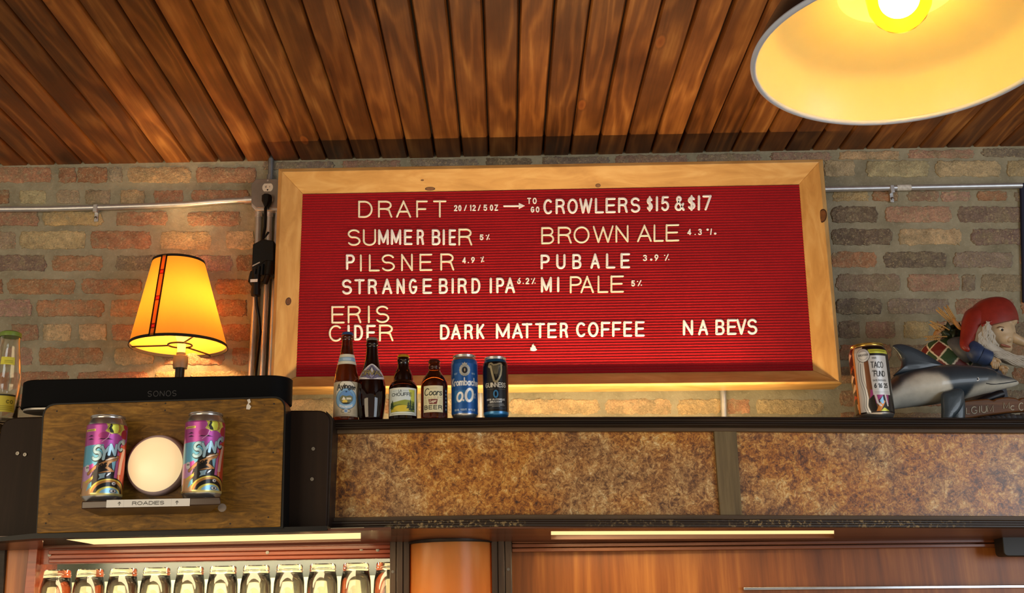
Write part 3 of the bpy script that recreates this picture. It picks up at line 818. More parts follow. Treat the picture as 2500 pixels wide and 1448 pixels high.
ztop = at(1100, 1303, YM - .09).z
mb = MB(); g = lambda e, z: half(rc + e, rc * .95 + e, z) + [Vector((cc.x + rc + e, cc.y + .02, z)), Vector((cc.x - rc - e, cc.y + .02, z))]
m_ = (zt_ + ztop) / 2
mb.loops([g(.007, zt_ - .0005), g(.008, zt_ + .002), g(.008, m_ - .002), g(.006, m_ - .001), g(.006, m_ + .001), g(.012, m_ + .002), g(.012, ztop - .003), g(.009, ztop)])
obj('cap_ring', mb, dark_wood, col, 0)

rb = thing('panelled_bay', 'reddish mahogany panel with a ridged top moulding under the right shelf', 'panel', at(1850, 1448, YM + .03))
mb = MB(); slab(mb, [(1249, 1330), (3080, 1324), (3080, 1720), (1256, 1720)], YM + .03, .02); obj('panel', mb, mahogany, rb)
mb = MB()
for (ya, yb_, dy) in ((1320, 1327, .006), (1328, 1337, .002), (1339, 1348, 0)):
    slab(mb, [(1250, ya), (2474, ya - 12), (2470, yb_ - 13), (1250, yb_)], YM + dy, .03)
obj('ridged_moulding', mb, wood('brown_red_moulding', '#4a2412', '#6e3b20', '#8c5734', 'x', .8, .34, 1, .2), rb, .0012)
mb = MB(); slab(mb, [(1816, 1434), (3080, 1424), (3080, 1430), (1816, 1441)], YM + .014, .0155); mb2 = mb
tag(obj('metal_rail', mb2, plain('polished_steel', '#c9ccd0', .18, .95), None, .0008), 'thin polished metal rail across the mahogany panel', 'rail')
mb = MB(); slab(mb, [(2446, 1306), (2600, 1303), (2600, 1358), (2452, 1358)], YM - .055, .05, (0, 0, 0, .012)); tag(obj('black_box', mb, plain('box_dark', '#1f1c19', .5), None, .002), 'dark little box at the right end of the lower moulding', 'box')
# closing board between left and right bays, behind posts
mb = MB(); slab(mb, [(958, 1316), (1252, 1312), (1258, 1720), (946, 1720)], YM + .05, .02); obj('rear_board', mb, dark_wood, col)
# ------------------------------------------------------------------ letter board
YFR, YFE = 3.040, 3.085
t = NT('pine_frame')
v = t.coord((2.2, 9, 9)); n1 = t.noise(v, 2.6, 5, .55, 1.2); n2 = t.noise(t.coord(), 8, 3)
c = t.ramp(t.math('ADD', t.math('MULTIPLY', n1, .7), t.math('MULTIPLY', n2, .3)), [(.34, '#b08246'), (.5, '#c49656'), (.66, '#d3aa6c')])
t.put('Base Color', c); t.put('Roughness', .45); t.put('Coat Weight', .1); pine = t.m
t = NT('pine_frame_upright')
v = t.coord((9, 9, 2.2)); n1 = t.noise(v, 2.6, 5, .55, 1.2); n2 = t.noise(t.coord(), 8, 3)
c = t.ramp(t.math('ADD', t.math('MULTIPLY', n1, .7), t.math('MULTIPLY', n2, .3)), [(.34, '#b08246'), (.5, '#c49656'), (.66, '#d3aa6c')])
t.put('Base Color', c); t.put('Roughness', .45); t.put('Coat Weight', .1); pine_v = t.m
board = thing('letter_board', 'large red grooved felt letter board in a pine frame on the brick wall', 'letter board', at(1350, 960, 3.1))
c1 = quad([(680, 412), (2009, 389), (2056, 937), (660, 951)], YFR + .006)
c0 = [Vector((p.x, 3.130, p.z)) for p in c1]
c2 = quad([(689, 420), (1999, 396), (2048, 931), (667, 945)], YFR)
c3 = quad([(739, 473), (1951, 450), (1985, 905), (723, 920)], YFE)
c4 = [Vector((p.x, 3.130, p.z)) for p in c3]
knot_m = plain('pine_knot', '#6b4322', .5, 0, .35, 120)
knot_d = plain('pine_knot_rim', '#3c2110', .5)
def on_slope(px, py, k):
    """pixel -> point on the sloping face of rail k, with the face's normal"""
    a, b, c = c2[k], c2[(k + 1) % 4], c3[k]
    n = (b - a).cross(c - a).normalized(); n = -n if n.y > 0 else n
    d = ray(px, py); tt = (a - EYE).dot(n) / d.dot(n); return EYE + d * tt, n
rails = []
for k, nm in enumerate(('top_rail', 'right_rail', 'bottom_rail', 'left_rail')):
    j = (k + 1) % 4; mb = MB()
    mb.loops([[c[k] for c in (c0, c1, c2, c3, c4)], [c[j] for c in (c0, c1, c2, c3, c4)]])
    rails.append(obj(nm, mb, pine_v if k % 2 else pine, board, .0012, 20))
def knot(px, py, k, rx, ry, rot=0, parent=None):
    p, n = on_slope(px, py, k); u = Vector((1, 0, 0)); u = (u - n * u.dot(n)).normalized(); w = n.cross(u)
    mb = MB(); q = lambda s, h: [p + n * h + (u * math.cos(rot) + w * math.sin(rot)) * rx * s * math.cos(2 * PI * j / 20) + (w * math.cos(rot) - u * math.sin(rot)) * ry * s * math.sin(2 * PI * j / 20) for j in range(20)]
    mb.mi = 1; mb.loops([q(1.0, -.001), q(1.0, .0004), q(.80, .0005)], True, (False, False)); mb.mi = 0; mb.loops([q(.80, .0005), q(.1, .0006)], True, (False, True))
    obj('knot', mb, [knot_m, knot_d], rails[k])
knot(1050, 461, 0, .016, .006); knot(1031, 440, 0, .005, .0025); knot(1460, 453, 0, .008, .006); knot(704, 736, 3, .009, .013, -.3)
knot(2008, 527, 1, .014, .022, -.2); knot(1969, 528, 1, .0025, .003)
# felt: 68 rounded ribs of real relief
t = NT('red_felt'); n1 = t.noise(t.coord((1, 1, 3)), 260, 3, .7); n2 = t.noise(t.coord(), 6, 3)
t.put('Base Color', t.mix(1.0, t.ramp(n1, [(.25, '#860b15'), (.75, '#ae1823')]), t.ramp(n2, [(.3, .9), (.7, 1.1)]), 'MULTIPLY'))
t.put('Roughness', .9); t.put('Sheen Weight', .15); t.put('Specular IOR Level', .1); t.bump(n1, .3, .001); felt_m = t.m
mb = MB(); NR = 68; rows = []
tl, tr_, br, bl_ = [Vector((p.x, 0, p.z)) for p in c3]
ex2 = .004
for i in range(NR):
    for s_, d in ((.04, .0035), (.22, .0006), (.5, 0.0), (.78, .0006), (.96, .0035)):
        w = (i + s_) / NR; a = tl.lerp(bl_, w); b = tr_.lerp(br, w)
        rows.append([Vector((a.x - ex2, YFE + d, a.z)), Vector((b.x + ex2, YFE + d, b.z))])
rows.append([p + Vector((0, .02, 0)) for p in rows[-1]]); rows.insert(0, [p + Vector((0, .02, 0)) for p in rows[0]])
mb.loops(rows, closed=False)
obj('grooved_felt', mb, felt_m, board, smooth=60)
mb = MB(); mb.prism([p + Vector((0, .012, 0)) for p in c3], Vector((0, .03, 0))); obj('backing_board', mb, plain('backing', '#5a4630', .8), board)
# standoff cleat between board and bricks
mb = MB(); a, b = at(760, 520, 3.14), at(1900, 560, 3.14); mb.box(a.x, b.x, 3.128, YW - .001, b.z, a.z); obj('wall_cleat', mb, plain('cleat_pine', '#8a6a3c', .7), board)

# ---- the letters, each a loose plastic piece pressed into the grooves
cream = plain('aged_plastic', '#fbf3dc', .35, 0, .04)
white = plain('letter_plastic', '#fcf8f8', .3, 0, .03)
def sweep(mb, pl, w, h, o):
    """rounded bar along a polyline in board coordinates; o maps (u, v, height) to the place"""
    P = [np.array(p, float) for p in pl]
    for k in range(1, len(P) - 1):
        a_, b_ = P[k] - P[k - 1], P[k + 1] - P[k]; la, lb = np.hypot(*a_), np.hypot(*b_)
        if la > 1e-5 and lb > 1e-5 and (a_ @ b_) / la / lb < .45:
            sweep(mb, pl[:k + 1], w, h, o); sweep(mb, pl[k:], w, h + .00015, o); return
    Q = [P[0]]
    for p in P[1:]:
        if np.hypot(*(p - Q[-1])) > 1e-5: Q.append(p)
    closed = len(Q) > 3 and np.hypot(*(Q[0] - Q[-1])) < 1e-4
    if len(Q) < 2: Q = [Q[0], Q[0] + np.array([1e-4, 0])]
    n = len(Q); lps = []
    def ring(p, nrm, ww, hh):
        return [o(p[0] + nrm[0] * ww * s_, p[1] + nrm[1] * ww * s_, q * hh) for s_, q in ((-1, 0), (-1, .55), (-.62, 1), (.62, 1), (1, .55), (1, 0))]
    for k in range(n):
        t0 = (Q[k] - Q[k - 1]) if k > 0 else ((Q[k] - Q[-2]) if closed else (Q[1] - Q[0]))
        t1 = (Q[k + 1] - Q[k]) if k < n - 1 else ((Q[1] - Q[0]) if closed else (Q[-1] - Q[-2]))
        t0 = t0 / np.hypot(*t0); t1 = t1 / np.hypot(*t1); m = t0 + t1
        if np.hypot(*m) < 1e-3: m = t1
        m = m / np.hypot(*m); nr = np.array([-m[1], m[0]]); cosa = max(.42, float(m @ t1))
        if k == 0 and not closed:
            for s_, e in ((.3, .95), (.75, .62)): lps.append(ring(Q[0] - t1 * w / 2 * e, nr, w / 2 * s_, h))
        lps.append(ring(Q[k], nr, w / 2 / cosa, h))
        if k == n - 1 and not closed:
            for s_, e in ((.75, .62), (.3, .95)): lps.append(ring(Q[-1] + t0 * w / 2 * e, nr, w / 2 * s_, h))
    mb.loops(lps)
YLT = YFE + .0006
def B2(px, py): p = at(px, py, YLT); return p.x, p.z
ORD = ['first', 'second', 'third', 'fourth', 'fifth', 'sixth', 'seventh', 'eighth', 'ninth', 'tenth', 'eleventh', 'twelfth', 'thirteenth', 'fourteenth', 'fifteenth', 'sixteenth']
NAMES = {'/': 'slash', '.': 'dot', '%': 'percent sign', '$': 'dollar sign', '&': 'ampersand', '*': 'dot'}
SIZE = {'L': 'large cream', 'B': 'bold white', 's': 'tiny white', 'S': 'small white'}
# crop A: offset 700,400 scale 2.896; crop B: offset 1280,440 scale 3.291.  style, base/top at first and last letter, letters with their left-right extents
LET = """A|word DRAFT in the top row|L 382 262 380 259:D505-608 R645-747 A772-880 F915-998 T1035-1130
A|ounce sizes in the top row|s 335 292 332 288:21182-1207 01212-1236 /1252-1274 11294-1306 21312-1337 /1350-1372 51390-1418 O1435-1460 Z1468-1495
A|stacked TO GO in the top row|s 285 241 284 240:T1700-1728 O1738-1768
A|stacked TO GO in the top row|s 345 303 344 302:G1724-1752 O1760-1787
B|word CROWLERS in the top row|B 275 152 261 137:C152-228 R250-328 O345-430 W440-548 L566-640 E652-735 R752-832 S852-932
B|two prices in the top row|B 252 132 243 120:$982-1033 11056-1075 51097-1165 &1205-1290 $1312-1375 11395-1412 71430-1505
A|left phrase of the second row|L 580 463 580 463:S428-522 U538-632
A|left phrase of the second row|B 573 465 577 463:M645-722 M735-810 E828-890 R918-972 B1025-1088 I1104-1116 E1145-1198
A|left phrase of the second row|L 578 458 578 458:R1213-1312
A|percentage after the left phrase of the second row|s 540 500 539 498:51363-1392 %1405-1438
B|right phrase of the second row|L 515 378 491 353:B135-240 R268-382 O395-525 W550-718 N732-838 A905-1025 L1038-1120 E1135-1245
B|percentage after the right phrase of the second row|s 443 393 440 388:41308-1342 .1369-1375 31395-1427 *1460-1485 /1492-1508 *1520-1547
A|left word of the third row|B 750 640 750 640:P418-482
A|left word of the third row|L 762 642 755 633:I516-532 L580-658 S668-765 N808-892 E938-1030 R1085-1185
A|percentage after the left word of the third row|s 706 662 697 655:41240-1268 .1281-1287 91303-1330 %1368-1398
B|right phrase of the third row|B 717 597 708 585:P130-205 U255-332 B385-460 A530-608 L655-732 E772-850
B|percentage after the right phrase of the third row|s 650 600 648 592:3952-987 *1006-1033 91045-1078 %1120-1168
A|left phrase of the fourth row|B 925 816 915 804:S388-462 T478-552 R573-640 A672-747 N775-835 G862-925 E960-1028 B1075-1140 I1166-1180 R1208-1275 D1305-1370 I1435-1450 P1480-1538 A1542-1615
A|percentage after the left phrase of the fourth row|s 850 806 852 806:61628-1655 .1669-1675 21688-1715 %1725-1762
B|right phrase of the fourth row|B 903 780 901 777:M132-222 I262-282
B|right phrase of the fourth row|L 910 772 903 765:P365-462 A450-560 L588-675 E692-800
B|percentage after the right phrase of the fourth row|s 855 806 852 802:5858-890 %902-948
A|upper word of the stacked pair at lower left|L 1130 1006 1125 1002:E315-410 R430-528 I572-588 S628-725
A|lower word of the stacked pair at lower left|L 1258 1140 1258 1140:C297-392
A|lower word of the stacked pair at lower left|B 1250 1138 1250 1137:I428-446 D475-540 E562-630
A|lower word of the stacked pair at lower left|L 1256 1136 1256 1136:R652-755
A|left half of the long bottom phrase|B 1244 1136 1231 1121:D1083-1152 A1160-1232 R1255-1318 K1340-1398 M1478-1577 A1592-1670 T1662-1737 T1755-1827 E1842-1910 R1930-1990
B|right half of the long bottom phrase|B 1262 1140 1257 1131:C415-495 O510-597 F615-692 F705-780 E795-867 E890-967
B|short phrase at lower right|B 1248 1124 1241 1112:N1273-1357 A1395-1478 B1535-1610 E1628-1705 V1703-1785 S1790-1873"""
CNT = {}
GRP = {'L': 'large cream board letters', 'B': 'bold white board letters', 's': 'tiny board figures and letters'}
WD = {'L': .0058, 'B': .0074, 's': .0040}
import re as _re
for row in LET.split('\n'):
    crop, place, rest = row.split('|'); hd, ls = rest.split(':', 1)
    sty, b0, t0, b1, t1 = hd.split(); b0, t0, b1, t1 = map(float, (b0, t0, b1, t1))
    ox, oy, sc = (700, 400, 2.896) if crop == 'A' else (1280, 440, 3.291)
    items = [(q[0], *[float(v) for v in q[1:].split('-')]) for q in ls.split(' ')]
    xa, xb = items[0][1], items[-1][2]
    for ch, l, r in items:
        f = ((l + r) / 2 - xa) / max(1, xb - xa)
        bs, tp = b0 + (b1 - b0) * f, t0 + (t1 - t0) * f
        sl = (b1 - b0) / max(60, xb - xa) * (r - l) / 2 if len(items) > 2 else -.015 * (r - l) / 2
        q00 = B2(ox + l / sc, oy + (bs - sl) / sc); q10 = B2(ox + r / sc, oy + (bs + sl) / sc); q01 = B2(ox + l / sc, oy + (tp - sl) / sc)
        ex = np.array(q10) - np.array(q00); ey = np.array(q01) - np.array(q00); Lx, Ly = np.hypot(*ex), np.hypot(*ey)
        w = WD[sty]
        if ch == '*': gw, st = 0, [[(0, .12), (.001, .12)]]; w = .0078
        elif ch == '%': gw, st = .62, [[(.14, .0), (.5, 1)], [(.04, .86), (.041, .86)], [(.58, .1), (.581, .1)]]
        else: gw, st = G[ch]
        mb = MB(); o = lambda u, v, h: Vector((u, YLT - h, v))
        pad = w / 2
        for ks, pl in enumerate(st):
            pts = []
            for gx, gy in pl:
                u = .5 if gw == 0 else (pad + gx / gw * (Lx - w)) / Lx
                vv = (pad + gy * (Ly - w)) / Ly
                if ch in '*.': vv = (w * .6) / Ly
                if ch == '*' and (ox + l / sc) < 1730 and (ox + l / sc) > 1715: vv = .85
                p = np.array(q00) + ex * u + ey * vv; pts.append(p)
            ww = w
            if ch == '%' and len(pl) == 2 and abs(pl[0][0] - pl[1][0]) < .01: ww = w * .95
            sweep(mb, pts, ww, (.0028 if sty != 's' else .0022) + .0003 * ks, o)
        n = CNT.get(place, 0); CNT[place] = n + 1
        nm = NAMES.get(ch, ('figure ' if ch.isdigit() else 'letter ') + ch)
        kind = 'board_letter' if ch.isalpha() else ('board_numeral' if ch.isdigit() else 'board_sign')
        ob = obj(kind, mb, cream if sty == 'L' else white, None, smooth=50)
        tag(ob, '%s %s, %s of the %s' % (SIZE[sty], nm, ORD[n], place), 'letter', GRP[sty])
# arrow and the little swirl
mb = MB(); a, b = B2(700 + 1537 / 2.896, 400 + 300 / 2.896), B2(700 + 1650 / 2.896, 400 + 299 / 2.896)
o = lambda u, v, h: Vector((u, YLT - h, v)); sweep(mb, [a, b], .0062, .0028, o)
hd = [B2(700 + x / 2.896, 400 + y / 2.896) for x, y in ((1640, 278), (1684, 298), (1641, 320))]
mb.prism([Vector((u, YLT, v)) for u, v in hd], Vector((0, -.003, 0)))
tag(obj('board_arrow', mb, white, None, .0006), 'white plastic arrow pointing right in the top row of the board', 'arrow')
mb = MB(); s0 = at(1302, 852, YLT - .002)
for k, (dz, rx) in enumerate(((-.0035, .0105), (.0015, .0088), (.0055, .0062), (.0092, .0032))):
    mb.ball(s0 + Vector((.0006 * (-1) ** k, -.001, dz + .001)), rx, .003, .0042, 16, 8)
mb.ball(s0 + Vector((.001, -.001, .0135)), .0012, .0012, .003, 8, 6)
tag(obj('board_swirl', mb, white, None), 'tiny white soft-swirl shape under the long bottom phrase of the board', 'board symbol')

# ---- strip light lying on the shelf below the board
zs_ = shelf_z(.1)
sx0, sx1 = at(830, 1000, 2.95).x, at(1930, 1000, 2.95).x
ls = thing('shelf_strip_light', 'low warm strip light lying on the shelf below the red letter board', 'light', (0, 2.93, zs_))
zz = max(shelf_z(sx0 + (sx1 - sx0) * q / 40) for q in range(41)) + .0005
mb = MB().box(sx0, sx1, 2.915, 2.955, zz, zz + .008); obj('housing', mb, white_plastic, ls)
mb = MB(); mb.box(sx0 + .01, sx1 - .01, 2.922, 2.948, zz + .008, zz + .011); obj('led_tape', mb, emit_mat('led_tape', '#ffbe62', 4), ls)
area('shelf_strip_glow', ((sx0 + sx1) / 2, 2.935, zz + .0125), ((sx0 + sx1) / 2, 2.945, 3.0), (sx1 - sx0 - .03, .025), 9.5, (1.0, .70, .34))

# ------------------------------------------------------------------ conduits and power
YC = YW - .014
def tubepx(mb, pts, Y, r, n=10): mb.tube([at(x, y, Y) for x, y in pts], r, n)
def strap(parent, px, py, label=None):
    p = at(px, py, YC - .0105); mb = MB(); mb.box(p.x - .006, p.x + .006, p.y - .002, YW - .001, p.z - .0125, p.z + .0125); mb.box(p.x - .006, p.x + .006, YC + .004, YC + .008, p.z - .04, p.z - .008)
    s_ = obj('strap', mb, steel, parent, .001)
    mb = MB(); mb.lathe([(.0045, 0), (.0045, .003), (.002, .004)], Vector((p.x, YC + .004, p.z - .028)), 12, (0, -1, 0)); obj('screw', mb, screw_mat, s_)
cl_ = thing('conduit', 'bright steel conduit running along the bricks from the left edge to the outlet box', 'conduit', at(300, 505, YC))
mb = MB(); tubepx(mb, [(-640, 520), (0, 511), (120, 510), (232, 507), (360, 503), (450, 499), (520, 493), (570, 490), (620, 488)], YC, .0095); obj('pipe', mb, steel, cl_); strap(cl_, 232, 508)
mb = MB(); tubepx(mb, [(597, 489), (617, 488)], YC, .0125); s_ = obj('connector', mb, steel, cl_)
cr = thing('conduit', 'bright steel conduit running along the bricks right of the letter board', 'conduit', at(2250, 458, YC))
mb = MB(); tubepx(mb, [(1960, 463), (2020, 462), (2180, 459), (2340, 456), (2494, 453)], YC, .0095); obj('pipe', mb, steel, cr); strap(cr, 2179, 461)
mb = MB(); tubepx(mb, [(2189, 458.5), (2223, 458)], YC, .0101, 16); obj('sticker', mb, plain('sticker_white', '#d8d5cc', .5, 0, .3, 90), cr)
cu = thing('conduit', 'short grey conduit dropping from the ceiling into the outlet box', 'conduit', at(661, 410, YC))
mb = MB(); tubepx(mb, [(662, 372), (660.5, 440)], YC, .0088); obj('pipe', mb, steel_dull, cu)
mb = MB(); tubepx(mb, [(660, 428), (659.5, 441)], YC, .0115); obj('connector', mb, steel_dull, cu)
def down(label, pts, top):
    c = thing('conduit', label, 'conduit', at(*pts[-1], YC)); mb = MB(); tubepx(mb, pts, YC, .0095); obj('pipe', mb, steel, c)
    if top:
        mb = MB(); tubepx(mb, [pts[0], (pts[0][0] - .5, pts[0][1] + 16)], YC, .012); obj('connector', mb, steel, c)
down('steel conduit dropping from the outlet box, left one of the pair behind the black adapter', [(632, 515), (628, 640), (619, 800), (612, 925), (608, 1000)], True)
down('steel conduit dropping from the outlet box, right one of the pair beside the board', [(659, 515), (655, 640), (648, 760), (640, 925), (637, 1000)], True)
down('steel conduit half hidden behind the left rail of the letter board', [(679, 517), (673, 640), (660, 930), (657, 1000)], False)
down('pale conduit on the wall between the blue can and the black can', [(1171, 930), (1172, 1025)], False)
down('pale conduit under the right half of the letter board above the shelf', [(1765, 940), (1768, 1025)], False)

ob_ = thing('outlet_box', 'grey metal outlet box with a white duplex socket on the brick wall', 'outlet', at(648, 470, YW))
YO = YW - .045
def oct_(x0, x1, y0, y1, k, Y): return quad([(x0 + k, y0), (x1 - k, y0), (x1, y0 + k), (x1, y1 - k), (x1 - k, y1), (x0 + k, y1), (x0, y1 - k), (x0, y0 + k)], Y)
mb = MB(); mb.prism(oct_(614, 690, 441, 514, 10, YO + .004), Vector((0, .040, 0))); obj('box', mb, steel, ob_, .002)
mb = MB(); mb.prism(oct_(613.5, 690, 437, 507, 12, YO - .001), Vector((0, .005, 0))); obj('cover', mb, plain('cover_grey', '#8a8784', .42, .6), ob_, .001)
def socket(px, py):
    p = at(px, py, YO - .002); mb = MB(); out = []
    for k in range(28):
        a = 2 * PI * k / 28; out.append(Vector((p.x + .0172 * math.cos(a), p.y, p.z + max(-.0135, min(.0135, .0172 * math.sin(a))))))
    mb.prism(out, Vector((0, .003, 0))); s_ = obj('socket', mb, white_plastic, ob_, .0005)
    mb = MB(); f = Vector((p.x, p.y - .0003, p.z))
    mb.box(f.x - .0062, f.x - .0048, f.y, f.y + .001, f.z - .002, f.z + .006); mb.box(f.x - .0096, f.x - .0048, f.y, f.y + .001, f.z + .0014, f.z + .0026); mb.box(f.x + .0056, f.x + .0068, f.y, f.y + .001, f.z - .0005, f.z + .005)
    mb.lathe([(.0026, 0), (.0026, .001)], f + Vector((0, .001, -.0085)), 12, (0, -1, 0)); obj('slots', mb, black_plastic, s_)
socket(653.5, 457.5); socket(653.5, 487)
mb = MB(); mb.lathe([(.003, 0), (.003, .0015)], at(654, 441, YO - .0012), 12, (0, -1, 0)); obj('cover_screw', mb, steel, ob_)

pa = thing('power_adapter', 'black power adapter plugged into the outlet box, hanging beside the pine frame', 'power adapter', at(640, 650, 3.12))
mb = MB(); pl = at(651, 488, YO - .014)
mb.loops([[pl + Vector((x * s_ * wx, -y * .012 , dz)) for x, y in ((-1, -1), (1, -1), (1, .4), (.5, 1), (-.5, 1), (-1, .4))] for dz, wx, s_ in ((.017, .6, .016), (.014, .9, .0165), (-.004, .9, .0165), (-.018, .62, .0135), (-.026, .45, .011))]); obj('plug', mb, black_plastic, pa, .001)
mb = MB(); YA = 3.115
mb.tube([at(648, 508, YO - .012), at(648, 530, YO - .02), at(647, 555, YA + .03), at(643, 575, YA + .02), at(641, 590, YA + .02)], .0048, 10)
mb.tube([at(641, 585, YA + .02), at(650, 576, YA + .02), at(657, 567, YA + .02), at(655, 566, YA + .02), at(648, 576, YA + .02)], .0022, 8); obj('cord', mb, black_plastic, pa)
mb = MB(); mb.prism(quad([(617, 596), (642, 583), (669, 588), (669, 634), (664, 642), (646, 646), (614, 660)], YA), Vector((0, .05, 0))); obj('transformer', mb, black_plastic, pa, .003)
mb = MB(); mb.prism(quad([(616, 648), (634, 639), (634.6, 641.6), (616, 651)], YA - .0006), Vector((0, .001, 0))); obj('maker_plate', mb, plain('plate_grey', '#b9b4ac', .5), pa)
mb = MB(); mb.prism(quad([(610, 662), (648, 634), (672, 636), (671, 668), (640, 672), (604, 688)], YA - .006), Vector((0, .05, 0))); obj('strap_bracket', mb, black_plastic, pa, .004)
for (x0, y0, x1, y1) in ((622, 657, 618, 684), (632, 650, 629, 678), (641, 645, 639, 672)):
    mb = MB(); tubepx(mb, [(x0, y0), (x1, y1)], YA - .008, .005); obj('rib', mb, black_plastic, pa)
mb = MB(); tubepx(mb, [(660, 640), (655, 672)], YA - .008, .014); tubepx(mb, [(655, 670), (646, 692)], YA - .004, .009, 12); obj('side_barrel', mb, black_plastic, pa)
mb = MB(); tubepx(mb, [(626, 672), (625, 708)], YA - .004, .0125, 16); tubepx(mb, [(625, 706), (624.5, 722)], YA - .004, .0145, 16); obj('socket_end', mb, black_plastic, pa)
mb = MB(); mb.prism(quad([(611, 682), (629, 681), (628.5, 688), (611, 689)], YA - .018), Vector((0, .001, 0))); obj('sticker', mb, plain('sticker_pale', '#d9d6cf', .5, 0, .2, 200), pa)
mb = MB(); mb.tube([at(624.5, 718, YA), at(626, 745, YA + .01), at(632, 775, YA + .02), at(635, 810, YA + .03), at(631, 850, YA + .03), at(626, 895, YA), at(622, 930, YA - .05), at(615, 990, 2.78)], .0052, 10); obj('lead', mb, black_plastic, pa)

# ------------------------------------------------------------------ table lamp on the cabinet
YT = 3.06
tl_ = thing('table_lamp', 'lit table lamp with amber tapered shade, black trim and a jewelled stripe', 'lamp', (at(434, 920, YT).x, YT, CABZ))
bc, bL, bR = at(436, 846, YT), at(320, 846, YT), at(551, 846, YT); br_ = (bR.x - bL.x) / 2
tc_ = at(436.5, 641, YT); tr2 = (at(498, 645, YT).x - at(375, 645, YT).x) / 2
def shade_pt(a, f, e=0):                         # a = 0 faces the viewer, f from bottom to top
    c = bc.lerp(tc_, f); r = br_ + (tr2 - br_) * f + e; return Vector((c.x + r * math.sin(a), c.y - r * math.cos(a), c.z))
amber = shade_mat('amber_shade', '#e2a032', .15)
N = 72; mb = MB(); mb.loops([[shade_pt(2 * PI * k / N, f) for k in range(N)] for f in (0, .25, .5, .75, 1)], True, (False, False)); obj('lamp_shade', mb, amber, tl_)
blk = plain('black_trim', '#15100c', .6)
for f0, f1 in ((-.012, .022), (.982, 1.012)):
    mb = MB(); mb.loops([[shade_pt(2 * PI * k / N, f0, .0015) for k in range(N)], [shade_pt(2 * PI * k / N, f1, .0015) for k in range(N)], [shade_pt(2 * PI * k / N, f1, -.001) for k in range(N)], [shade_pt(2 * PI * k / N, f0, -.001) for k in range(N)], [shade_pt(2 * PI * k / N, f0, .0015) for k in range(N)]], True, (False, False)); obj('shade_trim', mb, blk, tl_)
hh = (tc_ - bc).length
cv = Cv(.021, hh, 26, 150, '#120a06')
cv.rect(-.0052, 0, .0052, hh, '#e88a28')
for f in (.115, .455, .785):
    cv.rect(-.0062, (f - .03) * hh, .0062, (f + .03) * hh, '#120a06'); cv.rect(-.0052, (f - .019) * hh, .0052, (f + .019) * hh, '#e02818'); cv.rect(-.002, (f - .007) * hh, .002, (f + .007) * hh, '#ff6a4a')
for sgn in (1, 0):
    mb = MB(); idx = []
    for j in range(cv.ny):
        f = j / (cv.ny - 1); r = br_ + (tr2 - br_) * f
        idx.append([mb.vert(shade_pt(R(-15) + sgn * PI + cv.X[j, i] / r, f, .0018), tuple(cv.C[j, i])) for i in range(cv.nx)])
    for j in range(cv.ny - 1):
        for i in range(cv.nx - 1): mb.face((idx[j][i], idx[j][i + 1], idx[j + 1][i + 1], idx[j + 1][i]))
    obj('jewelled_stripe', mb, shade_mat('stripe_glass_%d' % sgn, None, .62), tl_)
wire = plain('dark_bronze_wire', '#3a2c1a', .4, .6)
mb = MB(); hb = bc + Vector((.004, 0, .004)); mb.torus(hb, .034, .0028, n=36)
for a in (35, 155, 270):
    p = shade_pt(R(a), .01); d = (p - hb).normalized(); mb.tube([hb + d * .034, p], .0026, 8)
obj('shade_spider', mb, wire, tl_)
stem = (at(434, 935, YT).x, YT)
zb0 = at(440, 866, YT).z; zb1 = at(440, 892, YT).z; zst = at(440, 900, YT).z
px_ = at(441, 880, YT).x
mb = MB(); mb.lathe([(.0135, at(440, 862, YT).z), (.0135, at(440, 868, YT).z), (.021, at(440, 871, YT).z), (.0215, at(440, 880, YT).z), (.0215, zb1), (.020, zst)], (px_, YT, 0), 28); obj('socket', mb, plain('grey_socket', '#6b695e', .45, .3), tl_)
mb = MB(); mb.lathe([(.0145, CABZ + .01), (.0135, CABZ + .1), (.0135, zst)], (px_, YT, 0), 24); obj('stem', mb, plain('gunmetal', '#3f3e3c', .25, .85), tl_)
mb = MB(); mb.lathe([(.07, CABZ + .0005), (.07, CABZ + .008), (.05, CABZ + .016), (.02, CABZ + .022)], (px_, YT, 0), 36); obj('base', mb, plain('base_dark', '#2b2825', .35, .6), tl_)
bz = at(440, 800, YT).z
mb = MB(); mb.lathe([(.011, zb0 - .004), (.0125, bz - .045), (.024, bz - .015), (.028, bz + .008), (.02, bz + .03), (.001, bz + .036)], (px_, YT, 0), 24); obj('bulb', mb, emit_mat('lamp_bulb', '#ffb650', 3), tl_)
pl_ = D.lights.new('table_lamp_glow', 'POINT'); pl_.energy = 8.5; pl_.color = (1, .64, .28); pl_.shadow_soft_size = .03
po = D.objects.new('table_lamp_glow', pl_); COL.objects.link(po); po.location = (px_, YT, bz + .055)

